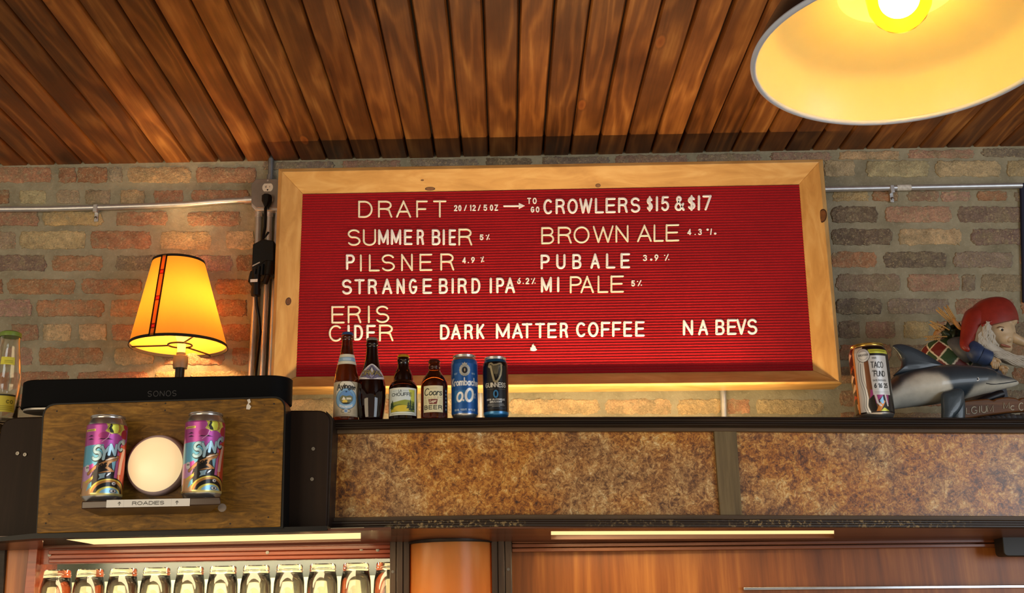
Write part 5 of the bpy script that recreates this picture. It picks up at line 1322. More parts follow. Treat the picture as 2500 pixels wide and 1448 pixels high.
# ---- two crowlers on the little ledge (one printed wrap, repeated)
def ledge_z(px, py): return at(px, py, YL).z
def sync(r, hh):
    cv = Cv(4.6 * r, hh, 300, 240, '#1a1716'); H_ = hh; Q = lambda u, v: (u * r, v * H_)
    cv.rect(-2.4 * r, H_ * .60, 2.4 * r, H_, '#b652a8')
    cv.poly([Q(-.20, 1.0), Q(.95, 1.0), Q(.95, .88), Q(.45, .80), Q(.15, .84), Q(-.15, .90)], '#ddd566')
    cv.ell(-.45 * r, H_ * .95, .42 * r, H_ * .08, '#b652a8'); cv.ell(-.12 * r, H_ * .83, .34 * r, H_ * .05, '#a83f86'); cv.ell(.40 * r, H_ * .80, .34 * r, H_ * .065, '#b652a8'); cv.ell(.98 * r, H_ * .86, .26 * r, H_ * .07, '#b8384c'); cv.ell(1.1 * r, H_ * .99, .25 * r, H_ * .06, '#b8384c')
    cv.ell(.34 * r, H_ * .935, .37 * r, H_ * .075, '#2a2418'); cv.ell(.345 * r, H_ * .935, .345 * r, H_ * .069, '#d8da52'); cv.poly([Q(.12, 1.0), Q(.22, .98), Q(.17, .94), Q(.27, .90), Q(.30, .87), Q(.12, .875), Q(.02, .93)], '#181410'); cv.poly([Q(.50, 1.0), Q(.66, .97), Q(.64, .89), Q(.5, .88), Q(.56, .93)], '#b98a3c')
    cv.rect(-1.35 * r, H_ * .895, -.62 * r, H_ * .925, '#e2d76a'); cv.rect(-1.2 * r, H_ * .905, -.68 * r, H_ * .914, '#5a4a20')
    for k, (y_, w_) in enumerate(((.82, .2), (.775, .3))): cv.poly([Q(-1.1, y_), Q(-.75 + w_ * .3, y_), Q(-.85, y_ + .02)], '#2a1026')
    cv.poly([Q(-.45, .775), Q(-.3, .79), Q(-.15, .785), Q(.05, .795), Q(.3, .775)], '#2a1026'); cv.line([Q(-.25, .74), Q(.02, .80), Q(.1, .86)], .0014, '#e6b3d6')
    # blue field, left
    cv.poly([Q(-1.5, .69), Q(-.15, .705), Q(-.10, .60), Q(-.35, .45), Q(-.55, .40), Q(-1.5, .38)], '#69b6da'); cv.poly([Q(-1.5, .40), Q(-.5, .42), Q(-.75, .20), Q(-1.5, .1)], '#c79ad0'); cv.ell(-.95 * r, H_ * .375, .17 * r, H_ * .05, '#d9dbe0'); cv.ell(-1.0 * r, H_ * .385, .035 * r, H_ * .012, '#1a1716'); cv.ell(-.9 * r, H_ * .385, .035 * r, H_ * .012, '#1a1716'); cv.poly([Q(-.85, .42), Q(-.6, .44), Q(-.55, .33), Q(-.8, .30)], '#d957b8')
    cv.poly([Q(-.3, .52), Q(.35, .66), Q(.2, .5), Q(-.1, .36), Q(-.5, .38)], '#181514')
    # orange right side
    cv.poly([Q(.62, .66), Q(1.5, .80), Q(1.5, .0), Q(.70, .0), Q(.62, .3)], '#c9472a'); cv.poly([Q(.58, .60), Q(.70, .60), Q(.66, .24), Q(.48, .24)], '#c66aa8')
    for k in range(5): cv.line([Q(.95 + .05 * k, .66), Q(.78 + .045 * k, .48), Q(.70 + .04 * k, .30)], .0017, '#e6c9bc')
    cv.ell(.78 * r, H_ * .26, .12 * r, H_ * .03, '#e06a3c'); cv.line([Q(.74, .30), Q(.8, .2), Q(.84, .06)], .002, '#e8d6b0')
    # ribbon
    cv.line([Q(-.85, .30), Q(-.5, .38), Q(-.1, .44), Q(.2, .50), Q(.62, .535)], .0075, '#2a1a12'); cv.line([Q(-.85, .30), Q(-.5, .38), Q(-.1, .44), Q(.2, .50), Q(.62, .535)], .0060, '#b98652')
    cv.line([Q(-.80, .18), Q(-.5, .27), Q(0, .315), Q(.4, .33), Q(.05, .39), Q(.15, .455), Q(.55, .50)], .0070, '#2a1a12'); cv.line([Q(-.80, .18), Q(-.5, .27), Q(0, .315), Q(.4, .33), Q(.05, .39), Q(.15, .455), Q(.55, .50)], .0055, '#b98652')
    cv.line([Q(.02, .485), Q(.55, .535)], .0016, '#d9d2c6')
    cv.text('RRS', -.20 * r, H_ * .355, H_ * .055, .0028, '#0c0a0a', 1, .3, .2, width=r * .45, rise=H_ * .035)
    cv.poly([Q(.32, .46), Q(.52, .48), Q(.46, .34), Q(.36, .38)], '#86c0da'); cv.poly([Q(-.55, .30), Q(.5, .33), Q(.45, .22), Q(-.6, .16)], '#171314'); cv.poly([Q(-.28, .29), Q(.06, .31), Q(0, .26), Q(.04, .22), Q(-.3, .21), Q(-.22, .25)], '#8fb0c4'); cv.line([Q(.12, .27), Q(.2, .30), Q(.18, .28), Q(.28, .31)], .0016, '#e8e8ea')
    # bottom arcs
    for rad, col_ in ((1.12, '#171314'), (1.02, '#d8c24e'), (.94, '#b07a3a'), (.80, '#171314')): cv.ell(.30 * r, H_ * .02, rad * r, rad * H_ * .205, col_)
    cv.ell(.30 * r, H_ * .01, .66 * r, H_ * .115, '#d6cc60'); cv.ell(.35 * r, H_ * .01, .55 * r, H_ * .095, '#8cc4e4'); cv.rect(-2 * r, 0, 2 * r, H_ * .035, '#d9d08a')
    cv.poly([Q(-1.4, .0), Q(-.62, .0), Q(-.72, .2), Q(-1.3, .2)], '#c9a27a'); cv.poly([Q(-.9, .06), Q(-.6, .12), Q(-.62, .19), Q(-.8, .15)], '#7cc0dc'); cv.line([Q(-.95, .19), Q(-.62, .24)], .005, '#d8c64e')
    cv.ell(.50 * r, H_ * .165, .13 * r, H_ * .027, '#171314'); cv.ell(.50 * r, H_ * .167, .105 * r, H_ * .021, '#e2e4e8'); cv.ell(.52 * r, H_ * .165, .04 * r, H_ * .01, '#171314')
    cv.ell(.50 * r, H_ * .062, .20 * r, H_ * .026, '#171314'); cv.ell(.50 * r, H_ * .063, .16 * r, H_ * .021, '#dfe8ee'); cv.ell(.51 * r, H_ * .063, .05 * r, H_ * .015, '#171314')
    # the big word
    for s_, x, y, hgt, w_ in (('S', -.50, .495, .19, .40), ('Y', -.12, .50, .17, .34), ('N', .28, .565, .135, .30), ('C', .72, .64, .12, .27)):
        cv.text(s_, (x + .03) * r, (y - .012) * H_, hgt * H_, .0072, '#0f0d0e', 1, .2, .15, width=w_ * r); cv.text(s_, x * r, y * H_, hgt * H_, .0058, '#a9cfe0', 1, .2, .15, width=w_ * r, out=(.0008, '#141214'))
    cv.text('ED', .98 * r, H_ * .73, H_ * .06, .003, '#9fb4bc', width=r * .2)
    return cv
z1 = ledge_z(247, 1222)
o, c, r, h, f = can('crowler_can', 'colourful graffiti crowler can on the ledge, left of the round light', 247, 1222, 1012, 201, 296, 2.352, alu, None, 'graffiti crowlers on the ledge', z=z1 + .0005, ym=1120)
cv = sync(r, h - .034); wr = cv.wrap('printed_wrap', c, lambda z: f(z) + .0003, c.z + .0125, facing(c) + .05, attr_mat('foil_print', .3, .55, .3), o)
c2_ = at(491, 1215, 2.352); z2 = at(491, 1214.5, YL).z
d = dup(o, (c2_.x, 2.352, z2 + .0005), 'colourful graffiti crowler can on the ledge, right of the round light')

# ------------------------------------------------------------------ upturned glasses in the bay
clear = glass('clear_glass', '#fbfbf4', 1.0)
g0 = thing('pint_glass', 'upturned pint glass, first from the left in the front row', 'glass', (0, 0, 0), 'upturned pint glasses in the bay')
rb_, rt_, gh = .0335, .043, .150
mb = MB(); mb.lathe([(rt_, 0), (rt_ - .0006, -0.0008 + .001), (rt_ * .98, .03), (rb_ + .0055, gh - .045), (rb_ + .0012, gh - .022), (rb_, gh - .012), (rb_ + .0004, gh - .004), (rb_ - .002, gh), (rb_ - .009, gh - .0012), (rb_ - .014, gh - .004), (.0005, gh - .0045)], (0, 0, 0), 40, caps=(False, True))
mb2 = MB(); mb2.lathe([(rt_, 0), (rt_ - .0024, 0), (rt_ * .98 - .0026, .03), (rb_ + .0026, gh - .045), (rb_ - .003, gh - .026), (rb_ - .010, gh - .021), (.0005, gh - .020)], (0, 0, 0), 40, caps=(False, True))
n0 = len(mb.v); mb.v += mb2.v; mb.c += mb2.c; mb.f += [tuple(q + n0 for q in f_)[::-1] for f_ in mb2.f]; mb.m += mb2.m
obj('glass_wall', mb, clear, g0, smooth=60)
mb = MB(); mb.lathe([(rb_ + .0006, gh - .0150), (rb_ + .0016, gh - .0135), (rb_ + .0006, gh - .012)], (0, 0, 0), 40, caps=(False, False)); obj('base_ring', mb, clear, g0)
FR = [(141, 1392), (221, 1387), (302, 1386), (383, 1386), (465, 1384), (545, 1383), (626, 1382), (707, 1380), (788, 1378), (869, 1377), (950, 1376)]
for k, (px, py) in enumerate(FR):
    x = at(px, 1395, 2.875).x
    if k == 0: g0.location = (x, 2.875, zs + .0005)
    else: dup(g0, (x, 2.875, zs + .0005), 'upturned pint glass, %s from the left in the front row' % ORD[k])
for row, (Y, px0) in enumerate(((2.957, 100), (3.040, 141))):
    for k in range(11):
        x = at(px0 + 80.9 * k, 1395, Y).x
        if x < x0 + .05 or x > x1 - .045: continue
        dup(g0, (x, Y, zs + .0005), 'upturned pint glass, %s from the left in the %s row' % (ORD[k], ('second', 'rear')[row]))

# ------------------------------------------------------------------ clear bottle at the left edge
lsh = thing('side_shelf', 'dark shelf end at the left edge under the clear bottle', 'shelf', at(-40, 1050, 2.6))
zl = at(10, 1034, 2.60).z
mb = MB().box(at(-200, 1040, 2.6).x, at(2, 1040, 2.6).x - .002, 2.52, YW - .001, zl - .025, zl); obj('board', mb, dark_wood, lsh, .002)
mb = MB().box(at(-200, 1040, 2.6).x, at(2, 1040, 2.6).x - .03, 2.56, YW - .02, zl - .20, zl - .0251); obj('carcass', mb, dark_wood, lsh)
cb = at(2, 1034, 2.60); rB = at(38, 1000, 2.6).x - at(2, 1000, 2.6).x; hB = at(10, 811, 2.6).z - zl
clb = thing('glass_bottle', 'clear glass bottle with green cap and yellow labels at the left edge', 'bottle', (cb.x, 2.60, zl))
P_ = [(1, .0), (1, .45), (.97, .47), (1.0, .50), (.93, .56), (.80, .72), (.72, .80), (.66, .88), (.64, .95)]
pr = [(rB * .9, .0)] + [(rB * a, hB * b + (.003 if b == 0 else 0)) for a, b in P_]
mb = MB(); mb.lathe(pr + [(rB * a - .003, hB * b) for a, b in P_[::-1][:-1]] + [(rB - .003, .012), (.0005, .014)], (cb.x, 2.60, zl + .0004), 40); obj('glass_wall', mb, clear, clb, smooth=60)
mb = MB(); mb.lathe([(rB * .70, hB * .94), (rB * .71, hB * .955), (rB * .69, hB * .985), (rB * .5, hB)], (cb.x, 2.6, zl), 32); obj('cap', mb, plain('green_cap', '#6f8a34', .4), clb)
zsB = [b * hB for a, b in P_]; rsB = [a * rB for a, b in P_]; fB = lambda z: float(np.interp(z - zl, zsB, rsB)) + .0007
cv = Cv(rB * 1.8, hB * .19, 60, 50, '#d9cf4a'); cv.rect(-1, cv.h * .9, 1, cv.h, '#20201c'); cv.text('co', rB * .5, cv.h * .5, cv.h * .3, .0018, '#2c2a16', width=rB * .42)
for k in (.12, .22, .32): cv.line([(-rB * .7, cv.h * k), (rB * .7, cv.h * k)], .0012, '#8a8432')
cv.wrap('label', (cb.x, 2.60, zl), fB, zl + hB * .10, facing(cb) - .10, printed_lab, clb)
cv = Cv(rB * .9, hB * .085, 30, 30, '#d9d24a'); cv.line([(-rB * .2, cv.h * .5), (rB * .3, cv.h * .5)], .0012, '#6d6a24'); cv.line([(-rB * .2, cv.h * .3), (rB * .3, cv.h * .3)], .001, '#6d6a24'); cv.wrap('neck_sticker', (cb.x, 2.60, zl), fB, zl + hB * .61, facing(cb) + .0, printed_lab, clb)
# thin black lead beside it
mb = MB(); mb.tube([at(34, 986, 2.7), at(45, 991, 2.68), at(54, 998, 2.6), at(58, 1003, 2.56)], .0016, 8); tag(obj('audio_lead', mb, black_plastic), 'thin black lead curving from the soundbar towards the clear bottle', 'cable')
# ------------------------------------------------------------------ dolphin figure
def lens(mb, pxs, Y, t, cols=None, n=1):
    """a fin: outline in the picture, thick in the middle, sharp at the edge"""
    pts = quad(pxs, Y); c = sum(pts, Vector()) / len(pts); lp = []
    for s_, d in ((.45, -t), (.80, -t * .8), (.96, -t * .35), (1.0, 0), (.96, t * .35), (.80, t * .8), (.45, t)):
        lp.append([c + (p - c) * s_ + Vector((0, d, 0)) for p in pts])
    return mb.loops(lp, True, (True, True), [[cols] * len(pts)] * 7 if cols else None)
def smooth_px(pts, n=4):
    out = []; N = len(pts)
    for k in range(N):
        p0, p1, p2, p3 = pts[k - 1], pts[k], pts[(k + 1) % N], pts[(k + 2) % N]
        for j in range(n):
            t = j / n
            out.append(tuple(.5 * (2 * b + (c - a) * t + (2 * a - 5 * b + 4 * c - d) * t * t + (3 * b - a - 3 * c + d) * t ** 3) for a, b, c, d in zip(p0, p1, p2, p3)))
    return out
YD = 2.72
dl = thing('dolphin_figure', 'glossy grey dolphin figure with pale belly on the shelf beside the crowler', 'figurine', (at(2300, 1000, YD).x, YD, shelf_z(at(2300, 1000, YD).x)))
SECT = [(2086, 1026, 1042), (2110, 1000, 1034), (2140, 968, 1022), (2163, 938, 1007), (2185, 917, 999), (2230, 903, 993), (2280, 894, 988), (2320, 891, 981), (2360, 893, 973), (2398, 897, 963), (2420, 903, 958), (2434, 911, 954), (2450, 917, 950), (2468, 922, 946), (2480, 928, 942), (2486, 932, 938.5)]
HD = [.012, .020, .032, .042, .048, .054, .058, .056, .050, .042, .034, .024, .017, .012, .008, .003]
DARK, PALE = lin('#323d47'), lin('#d3cfc0')
YBX = [2080, 2140, 2160, 2183, 2197, 2219, 2242, 2273, 2295, 2306, 2316, 2340, 2362, 2390, 2412, 2445, 2483, 2490]
YBY = [1046, 985, 966, 951, 937, 924, 919, 924, 939, 958, 995, 990, 953, 943, 937, 934, 930, 928]
xs = [s_[0] for s_ in SECT]; ds = np.linspace(xs[0], xs[-1], 110)
mb = MB(); lps = []; cls = []
for x in ds:
    a, b, hd = np.interp(x, xs, [s_[1] for s_ in SECT]), np.interp(x, xs, [s_[2] for s_ in SECT]), np.interp(x, xs, HD)
    pa_, pb_ = at(x, a, YD), at(x, b, YD); cc_ = (pa_ + pb_) / 2; hv = (pa_ - pb_) / 2; yb = np.interp(x, YBX, YBY)
    lp = []; cl = []
    for j in range(44):
        an = 2 * PI * j / 44; p = cc_ + hv * math.sin(an) + Vector((0, hd * math.cos(an), 0)); lp.append(p)
        yy = (a + b) / 2 - (b - a) / 2 * math.sin(an)
        f = 1 / (1 + math.exp(-(yy - yb) / 3.2)); cl.append(tuple(d_ + (e_ - d_) * f for d_, e_ in zip(DARK, PALE)))
    lps.append(lp); cls.append(cl)
mb.loops(lps, True, (True, True), cls)
figure = attr_mat('painted_figure', .38, 0, .25, var=.10)
obj('body', mb, figure, dl, smooth=70)
mb = MB(); lens(mb, smooth_px([(2179, 844), (2200, 840), (2228, 848), (2262, 865), (2302, 890), (2320, 899), (2270, 915), (2205, 915), (2180, 918), (2197, 900), (2201, 884), (2196, 868), (2186, 855)]), YD, .010, DARK); obj('dorsal_fin', mb, figure, dl, smooth=60)
FIN = [(2298, 962), (2318, 953), (2340, 948), (2352, 954), (2354, 970), (2351, 988), (2341, 1006), (2326, 1022), (2318, 1034), (2299, 1034), (2298, 1000)]
mb = MB(); lens(mb, smooth_px(FIN), YD - .058, .009, lin('#37434b')); obj('flipper', mb, figure, dl, smooth=60)
mb = MB(); lens(mb, smooth_px([(2326, 955), (2342, 958), (2352, 966), (2356, 990), (2352, 1038), (2326, 1040), (2322, 1000)]), YD + .040, .009, lin('#34424a')); obj('flipper', mb, figure, dl, smooth=60)
mb = MB(); lens(mb, smooth_px([(2084, 1038), (2108, 1022), (2124, 1010), (2122, 1028), (2100, 1040), (2078, 1044), (2070, 1042)]), YD + .02, .008, DARK); lens(mb, smooth_px([(2084, 1010), (2098, 985), (2112, 1000), (2110, 1028), (2095, 1044), (2076, 1046), (2074, 1030)]), YD + .05, .008, lin('#8d8878')); obj('tail_fluke', mb, figure, dl, smooth=60)
e = at(2385, 926, YD - .0455); mb = MB(); mb.ball(e, .0052, .003, .0042, 16, 8, lin('#20262c')); mb.torus(e + Vector((0, -.0018, 0)), .0042, .0011, (0, 1, 0), 20, 6)
mb.ball(e + Vector((0, -.0025, 0)), .0018, .0012, .0018, 10, 6, lin('#0a0a0a')); obj('eye', mb, figure, dl)
mb = MB(); mb.tube([at(x, y, YD - d) for x, y, d in ((2408, 936, .0405), (2420, 938, .0358), (2430, 938, .0300), (2440, 937, .0252), (2450, 936, .0202), (2460, 934.5, .0168), (2470, 933, .0135), (2482, 931, .0090))], .0012, 6); obj('mouth_line', mb, plain('mouth_dark', '#20262c', .5), dl)

# ------------------------------------------------------------------ gnome figure (garden gnome with a chequered sack)
YG = 2.93
gm_ = thing('gnome_figure', 'painted garden gnome with red cap, white beard and chequered sack behind the dolphin', 'figurine', (at(2380, 900, YG).x, YG, shelf_z(at(2380, 900, YG).x)))
gz = shelf_z(at(2380, 900, YG).x) + .002
k_ = (at(2401, 850, YG) - at(2400, 850, YG)).length            # metres for one pixel here
def paint(col, rough=.5, bump=0): return plain('paint_' + col[1:], col, rough, 0, .16, 60, bump)
# sack
cx_ = at(2318, 900, YG + .03).x
mb = MB(); prof = [(1, 829), (30, 831), (48, 838), (59, 849), (67, 866), (70, 890), (66, 925), (48, 962), (4, 978)]
RR = np.interp(np.linspace(0, 1, 130), np.linspace(0, 1, len(prof)), [p[0] for p in prof]); ZZ = np.interp(np.linspace(0, 1, 130), np.linspace(0, 1, len(prof)), [at(2318, p[1], YG + .03).z for p in prof])
lps, cls = [], []; L_ = 0
for i in range(130):
    if i: L_ += math.hypot((RR[i] - RR[i - 1]) * k_, ZZ[i] - ZZ[i - 1])
    lp = []; cl = []
    for j in range(280):
        a = 2 * PI * j / 280; lp.append(Vector((cx_ + RR[i] * k_ * math.sin(a), YG + .03 - RR[i] * k_ * math.cos(a), ZZ[i])))
        u = a * 18 / (2 * PI); v_ = L_ / .030; p_, q_ = (u + v_) , (u - v_)
        dd = min(abs(p_ / 2 - round(p_ / 2)), abs(q_ / 2 - round(q_ / 2)))
        cl.append(lin('#d6cdb8') if dd < .055 else (lin('#6d2420') if (math.floor(p_ / 2) + math.floor(q_ / 2)) % 2 else lin('#2c4a2a')))
    lps.append(lp); cls.append(cl)
mb.loops(lps, True, (True, True), cls); obj('chequered_sack', mb, attr_mat('sack_paint', .5, var=.12), gm_, smooth=70)
# coat
blue = paint('#2c3f66'); slate = paint('#454b57'); skin = paint('#c3a883', .45); red = paint('#8c2a20', .42); beardm = paint('#bdb6a8', .6, .3)
mb = MB(); c_ = at(2392, 900, YG); mb.lathe([(.001, at(0, 838, YG).z), (22 * k_, at(2392, 842, YG).z), (40 * k_, at(2392, 862, YG).z), (47 * k_, at(2392, 900, YG).z), (52 * k_, at(2392, 960, YG).z), (56 * k_, gz)], (c_.x, YG, 0), 36)
mb.v[0:36] = [(c_.x, YG, at(2392, 839, YG).z)] * 36
obj('coat', mb, slate, gm_, smooth=70)
def blob(pts, Y, rs, mat, name, n=16, sub=1, par=None):
    mb = MB(); mb.tube([at(x, y, Y + (d[0] if d else 0)) for (x, y, *d) in pts], [r * k_ for r in rs], n); return obj(name, mb, mat, par or gm_, smooth=70, sub=sub)
blob([(2308, 842, -.02), (2325, 838, -.03), (2348, 846, -.05), (2368, 864, -.06), (2378, 882, -.06)], YG, [6, 19, 27, 26, 18], slate, 'shoulder_cape')
blob([(2364, 840, -.05), (2372, 850, -.075), (2386, 866, -.085), (2400, 878, -.085)], YG, [12, 22, 24, 20], blue, 'sleeve')
blob([(2394, 868, -.088), (2405, 873, -.09), (2416, 877, -.09)], YG, [20, 20.5, 19], blue, 'cuff', sub=0)
# head
hc_ = at(2436, 812, YG - .03); mb = MB(); mb.ball(hc_, 41 * k_, 36 * k_, 46 * k_, 32, 20)
mb.ball(at(2448, 850, YG - .035), 22 * k_, 22 * k_, 16 * k_, 24, 14); mb.ball(at(2446, 826, YG - .044), 27 * k_, 24 * k_, 22 * k_, 24, 14); mb.ball(at(2460, 786, YG - .035), 22 * k_, 28 * k_, 14 * k_, 24, 14)
hd_ = obj('head', mb, skin, gm_, smooth=180)
rm_ = hd_.modifiers.new('remesh', 'REMESH'); rm_.mode = 'VOXEL'; rm_.voxel_size = .0024; rm_.use_smooth_shade = True
sm_ = hd_.modifiers.new('smooth', 'SMOOTH'); sm_.iterations = 14; sm_.factor = .6
blob([(2456, 806, -.045), (2464, 818, -.05), (2478, 827, -.05), (2494, 834, -.05), (2510, 840, -.05), (2524, 842, -.05), (2530, 840, -.05)], YG, [7, 13, 13, 10.5, 9, 9.5, 5], skin, 'nose', par=gm_)
mb = MB(); mb.ball(at(2462, 829, YG - .062), 9 * k_, 8 * k_, 8 * k_); obj('nostril', mb, skin, gm_)
mb = MB(); e = at(2444, 804, YG - .0675); mb.ball(e, 6.5 * k_, 4 * k_, 4.4 * k_); ey = obj('eye', mb, paint('#e8e2d2', .3), gm_)
mb = MB(); mb.ball(at(2447, 805.5, YG - .0715), 3 * k_, 2 * k_, 3.2 * k_); obj('pupil', mb, paint('#1a1512', .3), ey)
mb = MB(); mb.tube([at(2435, 801, YG - .0705), at(2441, 797.5, YG - .0725), at(2451, 799.5, YG - .0705)], 1.2 * k_, 6); obj('eyelid', mb, paint('#6e5238'), gm_)
blob([(2442, 841, -.0715), (2450, 843, -.0705), (2460, 846, -.064), (2469, 848, -.05)], YG, [2, 3.2, 3.4, 2], paint('#a0604a'), 'mouth', 10)
# cap: crown swept back into a hanging tip
mb = MB(); lp = []
rim_a, rim_b = at(2483, 787, YG - .03), at(2356, 822, YG - .02)
for i in range(15):
    f = i / 14; an = f * PI / 2 * .98
    cxp = 2422 - 10 * math.sin(an) ; 
    cen = at(2420, 800, YG - .03).lerp(at(2414, 728, YG - .03), math.sin(an)); rad = math.cos(an)
    lp.append([cen + Vector((66 * k_ * rad ** .8 * math.cos(2 * PI * j / 40), 50 * k_ * rad ** .8 * math.sin(2 * PI * j / 40), -(14 * math.cos(2 * PI * j / 40)) * -k_ * rad * 1.0)) for j in range(40)])
mb.loops(lp, True, (True, True)); cap = obj('cap', mb, red, gm_, smooth=80)
blob([(2392, 762, -.03), (2374, 792, -.045), (2366, 818, -.06), (2357, 836, -.075), (2353, 846, -.085), (2360, 852, -.09), (2369, 858, -.092)], YG, [34, 28, 20, 14, 10, 8, 3], red, 'cap_tail')
mb = MB(); mb.tube([at(2398, 795, YG - .087), at(2420, 784, YG - .082), at(2445, 780.5, YG - .073), at(2468, 783, YG - .06), at(2484, 787, YG - .042)], 3.2 * k_, 8); obj('cap_brim', mb, red, gm_, smooth=70)
# hair and beard: a soft mass with wavy locks laid over it
blob([(2402, 793, -.055), (2396, 812, -.065), (2394, 832, -.07), (2408, 850, -.07), (2428, 858, -.07), (2448, 870, -.07), (2470, 881, -.07), (2495, 887, -.07), (2520, 892, -.07)], YG, [14, 20, 23, 20, 16, 15, 12, 12, 7], beardm, 'beard')
mb = MB(); rg = random.Random(5)
for s_ in range(16):
    f = s_ / 15; pts = []; rs = []
    for q in range(9):
        t = q / 8; x = 2412 - 30 * f * math.sin(PI * t * .6) + 26 * t * (1 - f) + 8 * f * t + rg.uniform(-1.5, 1.5); y = 789 + 62 * t - 6 * f + 8 * f * t
        pts.append(at(x + 3 * math.sin(q * 2.1 + s_), y, YG - .088 - .006 * math.sin(PI * t) + .012 * abs(f - .5))); rs.append((2.6 if 0 < q < 8 else .8) * k_)
    mb.tube(pts, rs, 6)
for s_ in range(8):
    pts = []; rs = []
    for q in range(9):
        t = q / 8; pts.append(at(2424 + 96 * t, 852 + s_ * 2.4 + 34 * t * (.75 + .05 * s_) + 2 * math.sin(q * 1.7 + s_), YG - .092 + .0015 * (s_ - 4) ** 2 * .4)); rs.append((2.4 if 0 < q < 8 else .8) * k_)
    mb.tube(pts, rs, 6)
obj('beard_locks', mb, beardm, gm_, smooth=70)
# hands
def hand(px, py, Y, s_, fl):
    mb = MB(); mb.ball(at(px, py, Y), 12 * s_ * k_, 9 * s_ * k_, 10 * s_ * k_, 20, 12)
    for i in range(4):
        a = at(px + (3 + 4.2 * i) * s_ - 4 * s_, py + 3 * s_, Y - .008); ln = (13, 15, 14.5, 11)[i] * s_
        mb.tube([a, at(px + (4 + 4.6 * i) * s_ - 4 * s_, py + 3 * s_ + ln * .55, Y - .013), at(px + (3 + 4.4 * i) * s_ - 4 * s_ + fl, py + 3 * s_ + ln, Y - .006)], [3.6 * s_ * k_, 3.2 * s_ * k_, 2.4 * s_ * k_], 10)
    mb.tube([at(px + 8 * s_, py - 5 * s_, Y - .006), at(px + 15 * s_, py - 2 * s_, Y - .012), at(px + 19 * s_, py + 3 * s_, Y - .010)], [4 * s_ * k_, 3.4 * s_ * k_, 2.4 * s_ * k_], 10)
    return obj('hand', mb, skin, gm_, smooth=80)
hand(2424, 882, YG - .10, 1.0, 2); hand(2448, 899, YG - .11, .75, 1)
blob([(2402, 893, -.06), (2420, 899, -.09), (2438, 899, -.105)], YG, [14, 12, 9], blue, 'sleeve')
# greens and wheat on top of the sack
mb = MB(); rg = random.Random(9)
for s_ in range(26):
    c_ = at(rg.uniform(2306, 2346), rg.uniform(797, 826), YG + rg.uniform(-.03, .04)); a = rg.uniform(0, PI)
    pts = [c_ + Vector((math.cos(a) * q * 8 * k_, -abs(q) * .004, math.sin(a) * q * 8 * k_)) for q in (-1.5, -.6, .4, 1.4)]
    mb.tube(pts, [1 * k_, 6 * k_, 5 * k_, .5 * k_], 8)
mb.ball(at(2326, 820, YG + .0), 26 * k_, 24 * k_, 18 * k_); obj('greens', mb, paint('#22301f', .5), gm_, smooth=70)
def ear(pts, n, name='wheat_ear'):
    mb = MB(); P = [at(*p, YG - .03) for p in pts]; mb.tube(P, 1.6 * k_, 6)
    for q in range(n):
        t = .35 + .65 * q / (n - 1); c_ = P[0].lerp(P[-1], t); d = (P[-1] - P[0]).normalized(); sd = Vector((d.z, 0, -d.x))
        for s_ in (-1, 1): mb.tube([c_ + sd * s_ * 1.5 * k_, c_ + sd * s_ * 4.5 * k_ + d * 3 * k_, c_ + sd * s_ * 4 * k_ + d * 8 * k_], [1 * k_, 2.4 * k_, .6 * k_], 6)
    obj(name, mb, paint('#b58a4a', .6), gm_, smooth=70)
ear([(2338, 800), (2318, 780), (2293, 758)], 8); ear([(2340, 798), (2326, 775), (2312, 753)], 8); ear([(2318, 806), (2300, 795), (2276, 790)], 6); ear([(2312, 822), (2290, 822), (2265, 826)], 7); ear([(2296, 808), (2284, 798), (2278, 793)], 4)
mb = MB(); lens(mb, smooth_px([(2308, 796), (2306, 806), (2292, 816), (2284, 832), (2278, 818), (2286, 804)]), YG - .02, .004); lens(mb, smooth_px([(2328, 776), (2346, 798), (2348, 806), (2338, 802), (2326, 784)]), YG - .045, .004); obj('dry_leaf', mb, paint('#a8743a', .6), gm_, smooth=60)

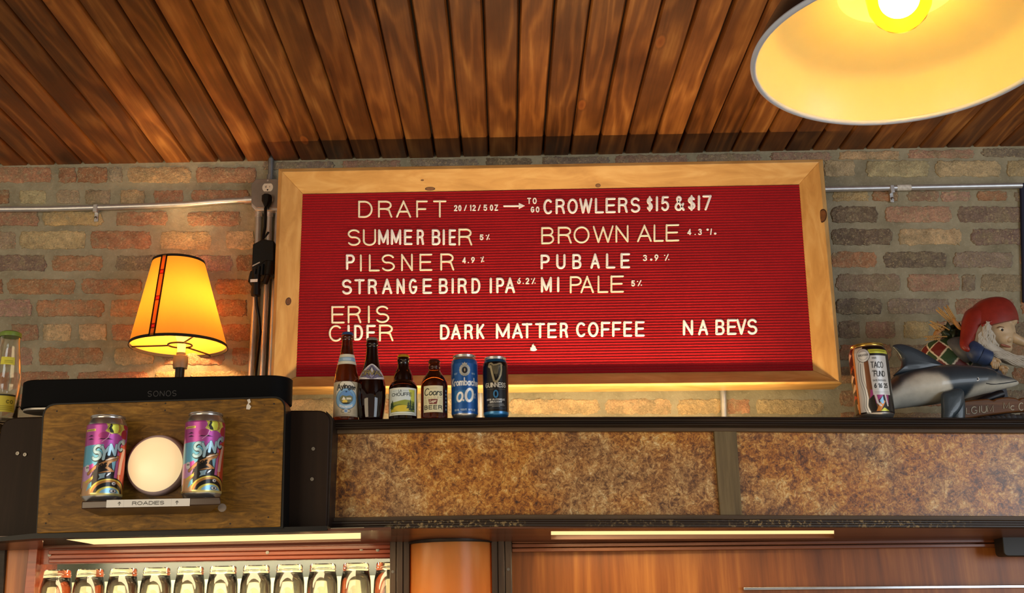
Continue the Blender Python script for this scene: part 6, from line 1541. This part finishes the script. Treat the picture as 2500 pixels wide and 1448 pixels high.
# ------------------------------------------------------------------ carved wooden name sign with its stones
YN = 2.80
sg = thing('wooden_sign', 'carved brown wooden name sign with cream letters behind the dolphin beak', 'sign', at(2440, 1015, YN))
outl = [(2318, 988), (2340, 983), (2360, 978), (2376, 976), (2400, 974), (2414, 973), (2421, 976), (2426, 977), (2432, 973), (2446, 970), (2462, 969), (2480, 971), (2488, 975), (2494, 971), (2512, 969), (2556, 972), (2558, 998), (2540, 1002), (2460, 1008), (2400, 1016), (2352, 1024), (2318, 1030)]
mb = MB(); slab(mb, outl, YN, .02); obj('board', mb, wood('carved_wood', '#4a2c16', '#7a4c26', '#966636', 'x', 1.0, .5), sg, .004)
letter_cream = plain('letter_cream', '#c9bda4', .6); b_ = lambda u, v, h: at(u, v, YN) + Vector((0, -h, 0))
for ch, l, r_, bs, tp in (('B', 2326, 2337, 1017, 1002), ('E', 2342, 2351, 1014, 999), ('L', 2358.5, 2367, 1011, 996), ('G', 2371, 2385, 1010, 993.5), ('I', 2389, 2392, 1008, 992), ('U', 2395.5, 2407, 1007.5, 991), ('M', 2410, 2424, 1006, 989.5), ('M', 2450, 2463, 998, 983), ('C', 2467, 2476, 1001, 991), ('C', 2487, 2498, 1002, 984), ('H', 2502, 2513, 1000, 984)):
    gw, st = G[ch]; mb = MB()
    for pl in st:
        pts = [((l + r_) / 2 if gw == 0 else l + gx / gw * (r_ - l), bs + (tp - bs) * gy) for gx, gy in pl]
        mb.tube([b_(x, y, .0004) for x, y in pts], .0016, 6)
    obj('carved_letter', mb, letter_cream, sg)
mb = MB(); rg = random.Random(4)
for k in range(15):
    x = 2372 + 12.5 * k; y = 1030 - k * .9; mb.ball(at(x, y, YN - .010) , rg.uniform(.009, .014), .014, rg.uniform(.010, .014), 10, 7)
mb.box(at(2330, 1000, YN).x, at(2556, 1000, YN).x, YN - .022, YN + .04, shelf_z(.9) , at(2440, 1026, YN).z); obj('stone_base', mb, plain('stone_grey', '#4a4c50', .6, 0, .4, 40, .5), sg, smooth=60)
mb = MB(); mb.tube([at(2378, 988, YN + .04), at(2392, 982, YN + .04), at(2440, 963, YN + .04), at(2448, 961, YN + .04)], [.009, .011, .0115, .010], 20); tag(obj('black_rod', mb, plain('rod_black', '#17161a', .45), None, smooth=50), 'black rounded rod lying between the dolphin beak and the wooden sign', 'rod')
